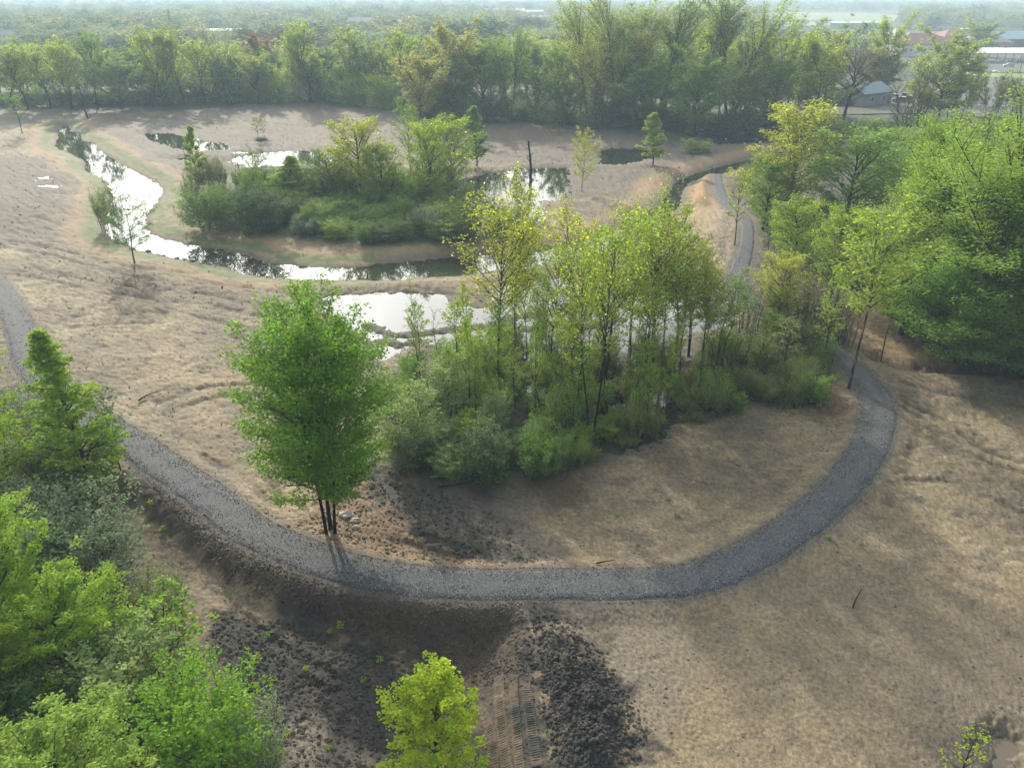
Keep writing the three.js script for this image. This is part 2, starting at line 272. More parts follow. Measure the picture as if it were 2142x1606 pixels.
// ------------------------------------------------------------------ the ground: one sheet of rings round the survey point, finest nearby
{
  const ang = [], D = Math.PI / 180;
  for (let i = 0; i < 44; i++) ang.push(lerp(-180, -50, i / 44) * D);
  for (let i = 0; i < 760; i++) ang.push(lerp(-50, 50, i / 760) * D);
  for (let i = 0; i <= 44; i++) ang.push(lerp(50, 180, i / 44) * D);
  const rad = [0.5, 4, 8, 12, 15, 17];
  for (let i = 0; i <= 600; i++) rad.push(EYE / Math.tan(lerp(59, 5.4, i / 600) * D));
  for (let i = 1; i <= 44; i++) rad.push(317 * Math.pow(9000 / 317, i / 44));
  const nA = ang.length, nR = rad.length, P = new Float32Array(nA * nR * 3), C = new Float32Array(nA * nR * 3), U = new Float32Array(nA * nR * 2), I = new Uint32Array((nA - 1) * (nR - 1) * 6);
  let o = 0;
  for (let j = 0; j < nR; j++) for (let i = 0; i < nA; i++, o++) {
    const x = rad[j] * Math.sin(ang[i]), z = -rad[j] * Math.cos(ang[i]);
    let h = H(x, z); const wd = waterD;
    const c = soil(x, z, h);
    if (rad[j] < 330) { // clods, dozer ridges and ruts
      const k = roughAt * (pathS.near(x, z, 3) && pathS.dist(x, z) < 1.7 ? 0.1 : 1);
      const w = 2.2 * noise(x / 13, z / 13), far = smooth(rad[j], 45, 110);
      const cl = Math.abs(noiseB(x * 1.7, z * 1.9)), cl2 = Math.abs(noise(x * 3.7, z * 3.9)), kk = k < 0.2 ? k : k * 0.75 + 0.3;
      const scar = Math.abs(noise(x * 0.3 + 3, (z + w) * 0.75)), lump = Math.abs(noiseB(x * 0.9, (z + w) * 1.25)), small = noise(x * 1.9, (z + w) * 1.7);
      h += kk * (far * (0.2 * (0.35 - scar) + 0.12 * (0.35 - lump)) + (0.25 + 0.75 * smooth(rad[j], 30, 70)) * (0.07 * noise(x * 0.75 + 4, z * 1.05) + 0.055 * small) + (1 - 0.7 * far) * (0.07 * (0.4 - cl) + 0.05 * (0.4 - cl2)) + (rad[j] < 75 ? 0.026 * noiseB(x * 7, z * 7) : 0));
      if (wd < 0 && waterN >= 0 && waterN !== 1) h = Math.min(h, waters[waterN].wl - 0.03);
    }
    P[o * 3] = x; P[o * 3 + 1] = h; P[o * 3 + 2] = z;
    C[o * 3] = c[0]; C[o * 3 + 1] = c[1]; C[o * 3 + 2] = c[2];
    U[o * 2] = x / 7; U[o * 2 + 1] = -z / 7;
  }
  o = 0;
  for (let j = 0; j < nR - 1; j++) for (let i = 0; i < nA - 1; i++) { const a = j * nA + i, b = a + nA; I[o++] = a; I[o++] = a + 1; I[o++] = b; I[o++] = a + 1; I[o++] = b + 1; I[o++] = b; }
  const g = new THREE.BufferGeometry();
  g.setAttribute('position', new THREE.BufferAttribute(P, 3)); g.setAttribute('color', new THREE.BufferAttribute(C, 3)); g.setAttribute('uv', new THREE.BufferAttribute(U, 2)); g.setIndex(new THREE.BufferAttribute(I, 1));
  g.computeVertexNormals();
  // straw and crumbs: fine grain of the soil, repeated every 7 m
  const N = 1024, cv = document.createElement('canvas'); cv.width = cv.height = N; const x = cv.getContext('2d'), R = mulberry(5);
  x.fillStyle = 'rgb(226,226,226)'; x.fillRect(0, 0, N, N);
  const wrap = (fx, fy, f) => { for (const dx of [-N, 0, N]) for (const dy of [-N, 0, N]) if (fx + dx > -40 && fx + dx < N + 40 && fy + dy > -40 && fy + dy < N + 40) f(fx + dx, fy + dy); };
  for (let i = 0; i < 9000; i++) { const fx = R() * N, fy = R() * N, s = 2 + R() * R() * 12, v = R() < 0.5 ? 165 + R() * 50 : 225 + R() * 30; wrap(fx, fy, (a, b) => { x.fillStyle = `rgba(${v},${v},${v * 0.99},0.5)`; x.beginPath(); x.ellipse(a, b, s, s * 0.6, R() * 0.01 + i, 0, 7); x.fill(); }); }
  for (let i = 0; i < 26000; i++) { const fx = R() * N, fy = R() * N, l = 3 + R() * 9, t = R() * 6.3, v = R() < 0.42 ? 120 + R() * 60 : 235 + R() * 20; wrap(fx, fy, (a, b) => { x.strokeStyle = `rgba(${v},${v * 0.985},${v * 0.95},0.55)`; x.lineWidth = 1 + (i % 3) * 0.7; x.beginPath(); x.moveTo(a, b); x.lineTo(a + l * Math.cos(t), b + l * Math.sin(t)); x.stroke(); }); }
  const map = new THREE.CanvasTexture(cv); map.colorSpace = THREE.SRGBColorSpace; map.wrapS = map.wrapT = THREE.RepeatWrapping;
  const bump = new THREE.CanvasTexture(cv); bump.wrapS = bump.wrapT = THREE.RepeatWrapping;
  const m = new THREE.MeshStandardMaterial({ vertexColors: true, map, bumpMap: bump, bumpScale: 0.05, roughness: 0.92 });
  const gm = mesh('ground', g, m); tag(gm, 'graded soil mulched with straw and left bare in dark muddy patches', null, null, 'structure');
}

// ------------------------------------------------------------------ gravel path
const fineY = (x, z) => H(x, z);
{
  const P = [], U = [], I = [], n = pathLine.length, K = 9, tmp = [];
  let run = 0;
  for (let i = 0; i < n; i++) {
    const a = pathLine[Math.max(0, i - 1)], b = pathLine[Math.min(n - 1, i + 1)], L = Math.hypot(b[0] - a[0], b[1] - a[1]), nx = -(b[1] - a[1]) / L, nz = (b[0] - a[0]) / L;
    if (i) run += Math.hypot(pathLine[i][0] - pathLine[i - 1][0], pathLine[i][1] - pathLine[i - 1][1]);
    for (let k = 0; k <= K; k++) {
      const s = (k / K) * 2 - 1, wig = Math.abs(s) === 1 ? 0.3 * noise(run * 0.4, s * 9) + 0.16 * noiseB(run * 1.4, s * 4) : 0;
      const off = s * ((PATHW + wig) * (1 - 0.3 * smooth(-pathLine[i][1], 80, 105) * (pathLine[i][0] > 0))), x = pathLine[i][0] + nx * off, z = pathLine[i][1] + nz * off;
      P.push(x, (Math.abs(s) === 1 ? 0.22 : 0.37) + 0.03 * (1 - s * s) + 0.02 * noise(x * 0.8, z * 0.8), z); U.push(off / 4, run / 4);
      if (i && k) { const q = i * (K + 1) + k; I.push(q - K - 2, q - K - 1, q - 1, q - K - 1, q, q - 1); }
    }
  }
  const g = new THREE.BufferGeometry(); g.setAttribute('position', new THREE.Float32BufferAttribute(P, 3)); g.setAttribute('uv', new THREE.Float32BufferAttribute(U, 2)); g.setIndex(I); g.computeVertexNormals();
  const N = 1024, cv = document.createElement('canvas'); cv.width = cv.height = N; const x = cv.getContext('2d'), R = mulberry(9);
  x.fillStyle = 'rgb(54,56,60)'; x.fillRect(0, 0, N, N);
  for (let i = 0; i < 21000; i++) { const fx = R() * N, fy = R() * N, s = 2.5 + R() * 4.5, v = 38 + R() * R() * 110, t = R() * 6; for (const dx of [-N, 0, N]) for (const dy of [-N, 0, N]) { const a = fx + dx, b = fy + dy; if (a < -10 || b < -10 || a > N + 10 || b > N + 10) continue; x.fillStyle = `rgb(${v * 0.98},${v},${v * 1.05})`; x.beginPath(); x.ellipse(a, b, s, s * 0.7, t, 0, 7); x.fill(); } }
  const map = new THREE.CanvasTexture(cv); map.colorSpace = THREE.SRGBColorSpace; map.wrapS = map.wrapT = THREE.RepeatWrapping;
  const bump = new THREE.CanvasTexture(cv); bump.wrapS = bump.wrapT = THREE.RepeatWrapping;
  const pm = mesh('gravel_path', g, new THREE.MeshStandardMaterial({ map, bumpMap: bump, bumpScale: 0.006, roughness: 0.9 })); tag(pm, 'curving path of crushed blue-grey stone', null, null, 'structure');
  // loose stones lying on it
  const st = new THREE.IcosahedronGeometry(0.5, 0), R2 = mulberry(12), im = new THREE.InstancedMesh(st, new THREE.MeshStandardMaterial({ color: 0xffffff, roughness: 0.8 }), 30000), M = new THREE.Matrix4(), E = new THREE.Euler(), Q = new THREE.Quaternion(), col = new THREE.Color();
  let c = 0;
  while (c < 30000) {
    const i = 1 + Math.floor(R2() * (n - 2)), pt = pathLine[i], d = Math.hypot(pt[0], pt[1]);
    if (d > 120 || R2() > clamp(1.3 - d / 90, 0.08, 1)) continue;
    const t = R2(), nx = -(pathLine[i + 1][1] - pt[1]), nz = pathLine[i + 1][0] - pt[0], L = Math.hypot(nx, nz), e = R2() * 2 - 1, off = Math.sign(e) * Math.pow(Math.abs(e), 0.8) * (PATHW + (R2() < 0.08 ? 0.5 : 0.12));
    const px = lerp(pt[0], pathLine[i + 1][0], t) + nx / L * off, pz = lerp(pt[1], pathLine[i + 1][1], t) + nz / L * off, s = 0.03 + R2() * R2() * 0.055;
    M.compose(new THREE.Vector3(px, Math.abs(off) > PATHW ? H(px, pz) + 0.03 : 0.4, pz), Q.setFromEuler(E.set(R2() * 6, R2() * 6, R2() * 6)), new THREE.Vector3(s * 1.3, s * 0.8, s)); im.setMatrixAt(c, M);
    const v = 0.03 + R2() * R2() * R2() * 0.55; im.setColorAt(c, col.setRGB(v, v * 1.03, v * 1.1)); c++;
  }
  im.name = numbered('gravel'); im.castShadow = im.receiveShadow = true; tag(im, 'loose crushed stones lying on the gravel path', null, null, 'stuff'); scene.add(im);
}

// ------------------------------------------------------------------ water
{
  const wm = new THREE.MeshPhysicalMaterial({ color: new THREE.Color().setRGB(0.022, 0.024, 0.018), roughness: 0.035, ior: 1.5 });
  const mm = new THREE.MeshPhysicalMaterial({ color: new THREE.Color().setRGB(0.1, 0.083, 0.058), roughness: 0.3, ior: 1.33 });
  for (const w of waters) {
    const cx = (w.s.x0 + w.s.x1) / 2, cz = (w.s.z0 + w.s.z1) / 2;
    // grow the sheet a little so that its rim lies under the banks
    const p = w.s.p, n = p.length, ring = [];
    for (let i = 0; i < n; i++) {
      const a = p[(i + n - 1) % n], b = p[(i + 1) % n], L = Math.hypot(b[0] - a[0], b[1] - a[1]) || 1; let nx = -(b[1] - a[1]) / L, nz = (b[0] - a[0]) / L;
      const gr = w.name === 'stream' ? 1.1 : 1.3;
      if (w.s.dist(p[i][0] + nx * 0.3, p[i][1] + nz * 0.3) < 0) { nx = -nx; nz = -nz; }
      ring.push(new THREE.Vector2(p[i][0] + nx * gr, -(p[i][1] + nz * gr)));
    }
    const g = new THREE.ShapeGeometry(new THREE.Shape(ring)); g.rotateX(-Math.PI / 2); g.translate(0, w.wl, 0);
    const o = mesh(w.name, g, w === waters[waters.length - 1] ? mm : wm);
    tag(o, { stream: 'winding stream of still water reflecting the white sky', wetland_pond: 'shallow flooded pond in front of and beneath the central grove', far_pond: 'shallow pond lying in the far mud', puddle: 'small puddle in the bare soil' }[w.name], null, null, 'structure');
  }
}

// ------------------------------------------------------------------ trees: a grower for trunks, limbs, twigs and leaves
class Grow {
  constructor() { this.p = []; this.n = []; this.c = []; this.i = []; }
  tube(pts, r0, r1, sides, tone = 1) {
    const base = this.p.length / 3, n = pts.length, T = new THREE.Vector3(), A = new THREE.Vector3(), B = new THREE.Vector3();
    for (let k = 0; k < n; k++) {
      T.subVectors(pts[Math.min(k + 1, n - 1)], pts[Math.max(k - 1, 0)]).normalize();
      A.set(T.y, T.z, T.x).cross(T).normalize(); B.crossVectors(T, A);
      const r = lerp(r0, r1, Math.pow(k / (n - 1), 0.85));
      for (let s = 0; s < sides; s++) {
        const a = s / sides * 6.2832, cx = Math.cos(a), sx = Math.sin(a);
        const nx = A.x * cx + B.x * sx, ny = A.y * cx + B.y * sx, nz = A.z * cx + B.z * sx;
        this.p.push(pts[k].x + nx * r, pts[k].y + ny * r, pts[k].z + nz * r); this.n.push(nx, ny, nz); this.c.push(tone, tone, tone);
      }
      if (k) for (let s = 0; s < sides; s++) { const a = base + (k - 1) * sides + s, b = base + (k - 1) * sides + (s + 1) % sides; this.i.push(a, a + sides, b, b, a + sides, b + sides); }
    }
  }
  leaf(x, y, z, s, R, col, flat, wide = 0.62) { // one leaf spray: a folded rhombus
    const a = R() * 6.2832, tip = (R() - 0.5) * 2, cy = tip * (1 - flat), ch = Math.sqrt(Math.max(0, 1 - cy * cy));
    const dx = Math.cos(a) * ch, dy = cy, dz = Math.sin(a) * ch; // along the leaf
    let wx = -Math.sin(a), wy = (R() - 0.5) * 1.6 * (1 - flat * 0.7), wz = Math.cos(a); const L = Math.hypot(wx, wy, wz); wx /= L; wy /= L; wz /= L;
    const b = this.p.length / 3, h = s * 0.5, w = s * wide * 0.5, dr = -s * 0.12;
    this.p.push(x - dx * h, y - dy * h, z - dz * h, x + wx * w, y + wy * w + dr, z + wz * w, x + dx * h, y + dy * h + dr, z + dz * h, x - wx * w, y - wy * w + dr, z - wz * w);
    for (let k = 0; k < 4; k++) this.c.push(col[0], col[1], col[2]);
    this.i.push(b, b + 1, b + 2, b, b + 2, b + 3);
  }
  geo(normals) {
    const g = new THREE.BufferGeometry();
    g.setAttribute('position', new THREE.Float32BufferAttribute(this.p, 3)); g.setAttribute('color', new THREE.Float32BufferAttribute(this.c, 3));
    if (normals) g.setAttribute('normal', new THREE.Float32BufferAttribute(this.n, 3));
    g.setIndex(this.i); return g;
  }
}
const V = (x, y, z) => new THREE.Vector3(x, y, z);
// profiles: how far limbs reach at t = 0 (foot of the crown) .. 1 (top)
const prof = {
  egg: (t) => Math.pow(Math.sin(Math.PI * clamp(0.2 + t * 0.72, 0, 1)), 0.8),
  spade: (t) => Math.pow(1 - t, 0.8) * (0.75 + 0.25 * smooth(t, 0, 0.2)) + 0.03,
  oval: (t) => Math.pow(Math.sin(Math.PI * clamp(0.14 + t * 0.82, 0, 1)), 0.75),
  round: (t) => Math.sqrt(Math.max(0.03, 1 - Math.pow(t * 1.75 - 0.8, 2))),
  cone: (t) => Math.pow(1 - t, 0.8) * (0.55 + 0.45 * smooth(t, 0, 0.12)) + 0.03,
  vase: (t) => 0.25 + 0.85 * Math.sin(Math.PI * clamp(t * 0.8 + 0.06, 0, 1)) * (0.35 + 0.65 * t),
  tall: (t) => (0.5 + 0.5 * smooth(t, 0, 0.35)) * Math.pow(1 - t * 0.98, 0.42),
  mound: (t) => Math.sqrt(Math.max(0.02, 1 - t * t * 0.97)),
};
/* s: h height, w crown diameter, cb foot of crown (share of height), stems, spread (m at top), tr trunk radius, nb limbs per stem, up0/up1 limb angle at foot/top,
   pr profile, ns twigs per limb, n leaves, ls leaf size, cr clump radius, flat leaf flatness, gap share of limbs left thin, sag */
function grow(s) {
  const R = mulberry(s.seed), wood = new Grow(), crown = new Grow(), cl = [], rw = s.w / 2 - ((s.stems ?? 1) > 1 ? 0.6 * (s.spread ?? 0) : 0), gauss = () => (R() + R() + R() - 1.5) / 1.1;
  const stems = s.stems ?? 1;
  for (let k = 0; k < stems; k++) {
    const az = k / stems * 6.28 + R(), sp = stems > 1 ? (s.spread ?? 0.12 * s.h) * (0.7 + R() * 0.5) : (s.lean ?? 0.03) * s.h, sh = s.h * (k ? 0.82 + R() * 0.16 : 0.97), off = stems > 1 ? (s.foot ?? 0.25) : 0;
    const pts = [], wob = s.wob ?? 0.025, p1 = R() * 6, p2 = R() * 6, N = 9;
    for (let q = 0; q <= N; q++) { const t = q / N; pts.push(V(Math.cos(az) * (off + sp * Math.pow(t, 1.15)) + Math.sin(t * 5 + p1) * wob * s.h * t, sh * t, Math.sin(az) * (off + sp * Math.pow(t, 1.15)) + Math.sin(t * 4.3 + p2) * wob * s.h * t)); }
    const tr = s.tr * (stems > 1 ? 0.75 : 1) * (k ? 0.8 : 1);
    wood.tube(pts, tr, tr * 0.12, s.tr > 0.12 ? 7 : 5);
    const at = (t) => { const f = clamp(t, 0, 0.9999) * N, q = Math.floor(f); return pts[q].clone().lerp(pts[q + 1], f - q); };
    const nb = Math.round(s.nb * (stems > 1 ? 1.3 / stems + 0.25 : 1));
    for (let b = 0; b < nb; b++) {
      const tt = (b + R() * 0.9) / nb, t = lerp(s.cb, 0.985, tt), o = at(t), a = b * 2.39996 + R() * 0.9 + k;
      const thin = R() < (s.gap ?? 0.15), len = Math.max(0.25, rw * prof[s.pr](tt) * (0.72 + R() * 0.42));
      const el = lerp(s.up0, s.up1, tt) + (R() - 0.5) * 0.35, dir = V(Math.cos(a) * Math.cos(el), Math.sin(el), Math.sin(a) * Math.cos(el));
      if (stems > 1) { dir.x += Math.cos(az) * 0.35; dir.z += Math.sin(az) * 0.35; dir.normalize(); }
      const L = len / Math.max(0.35, Math.cos(el)), lp = [o], bend = V((R() - 0.5) * 0.3, s.sag ?? 0.1, (R() - 0.5) * 0.3);
      let d = dir.clone(), q = o.clone();
      for (let e = 1; e <= 4; e++) { d.addScaledVector(bend, 0.3).normalize(); q = q.clone().addScaledVector(d, L / 4); lp.push(q); }
      const lr = Math.min(tr * lerp(0.5, 0.16, tt), 0.012 + L * 0.018);
      wood.tube(lp, lr, lr * 0.2, 4);
      const lat = (u) => { const f = clamp(u, 0, 0.999) * 4, i = Math.floor(f); return lp[i].clone().lerp(lp[i + 1], f - i); };
      const ns = Math.max(1, Math.round(s.ns * (0.4 + 0.8 * len / rw)));
      for (let e = 0; e < ns; e++) {
        const u = lerp(s.inner ?? 0.22, 1, (e + R()) / ns), f0 = lat(u), l2 = L * (0.16 + 0.34 * (1 - u) + 0.1 * R()), a2 = (R() < 0.5 ? 1 : -1) * (0.5 + R() * 0.8);
        const d2 = V(d.x * Math.cos(a2) - d.z * Math.sin(a2), d.y * 0.7 + (R() - 0.4) * 1.2 + (s.twigUp ?? 0), d.x * Math.sin(a2) + d.z * Math.cos(a2)).normalize();
        const f1 = f0.clone().addScaledVector(d2, l2 * 0.5), f2 = f1.clone().addScaledVector(d2, l2 * 0.5); f2.y += (s.sag ?? 0.1) * l2 * 0.4;
        wood.tube([f0, f1, f2], Math.max(0.006, lr * 0.3), 0.004, 3);
        if (!(thin && R() < 0.75)) for (let m = 0; m < 3; m++) { const v = R(); cl.push([v < 0.5 ? f0.clone().lerp(f1, v * 2) : f1.clone().lerp(f2, v * 2 - 1), 0.8 + R() * 0.42, R()]); }
      }
      if (!thin) cl.push([lp[4], 0.95 + R() * 0.3, R()]);
    }
    if (s.cb < 0.97) cl.push([pts[N], 1.1, 0.5]);
  }
  const per = s.n / cl.length;
  for (const [p, tone, w] of cl) {
    const m = Math.floor(per * (0.55 + 0.9 * w) + R());
    for (let j = 0; j < m; j++) {
      const t = tone * (0.86 + R() * 0.28), y = (w - 0.5) * 0.26 + (R() - 0.5) * 0.1;
      crown.leaf(p.x + gauss() * s.cr, Math.max(0.05, p.y + gauss() * s.cr * 0.95), p.z + gauss() * s.cr, s.ls * (0.7 + R() * 0.6), R, [t * (1 + y), t, t * (1 - y)], s.flat ?? 0.45, s.wide);
    }
  }
  return sized(wood, crown, s);
}
function sized(wood, crown, s) { // the true reach of what has grown
  const r = [], y = [];
  for (let i = 0; i < crown.p.length; i += 12) { r.push(Math.hypot(crown.p[i], crown.p[i + 2])); y.push(crown.p[i + 1]); }
  r.sort((a, b) => a - b); y.sort((a, b) => a - b);
  return { wood: wood.geo(true), crown: crown.geo(false), h: y[Math.floor(y.length * 0.998)], w: 2 * r[Math.floor(r.length * 0.95)] };
}
function brush(s) { // many stems from one foot, as thickets grow
  const R = mulberry(s.seed), wood = new Grow(), crown = new Grow();
  for (let k = 0; k < s.stems; k++) {
    const a = R() * 6.28, r = Math.sqrt(R()) * s.w * 0.32, L = s.h * (0.5 + 0.5 * R()), lx = (R() - 0.5) * 0.45, lz = (R() - 0.5) * 0.45, pts = [];
    for (let q = 0; q <= 5; q++) { const t = q / 5; pts.push(V(Math.cos(a) * r * (1 + t * 0.5) + lx * L * t * t, L * t, Math.sin(a) * r * (1 + t * 0.5) + lz * L * t * t)); }
    wood.tube(pts, s.tr * (0.6 + R() * 0.6), 0.006, 4);
    for (let b = 0; b < s.nb; b++) {
      const t = 0.25 + 0.75 * R(), f = Math.min(4.999, t * 5), o = pts[Math.floor(f)].clone().lerp(pts[Math.floor(f) + 1], f % 1), b2 = R() * 6.28, l = s.h * (0.1 + 0.14 * R()), e = o.clone().add(V(Math.cos(b2) * l * 0.7, l * 0.75, Math.sin(b2) * l * 0.7));
      wood.tube([o, e], 0.012, 0.004, 3);
      for (let m = 0; m < s.leaf; m++) { const v = R(), c = 0.8 + R() * 0.4; crown.leaf(lerp(o.x, e.x, v) + (R() - 0.5) * s.cr, lerp(o.y, e.y, v) + (R() - 0.5) * s.cr, lerp(o.z, e.z, v) + (R() - 0.5) * s.cr, s.ls * (0.7 + R() * 0.6), R, [c * (0.9 + R() * 0.2), c, c], 0.4); }
    }
  }
  return { wood: wood.geo(true), crown: crown.geo(false), h: s.h, w: s.w };
}
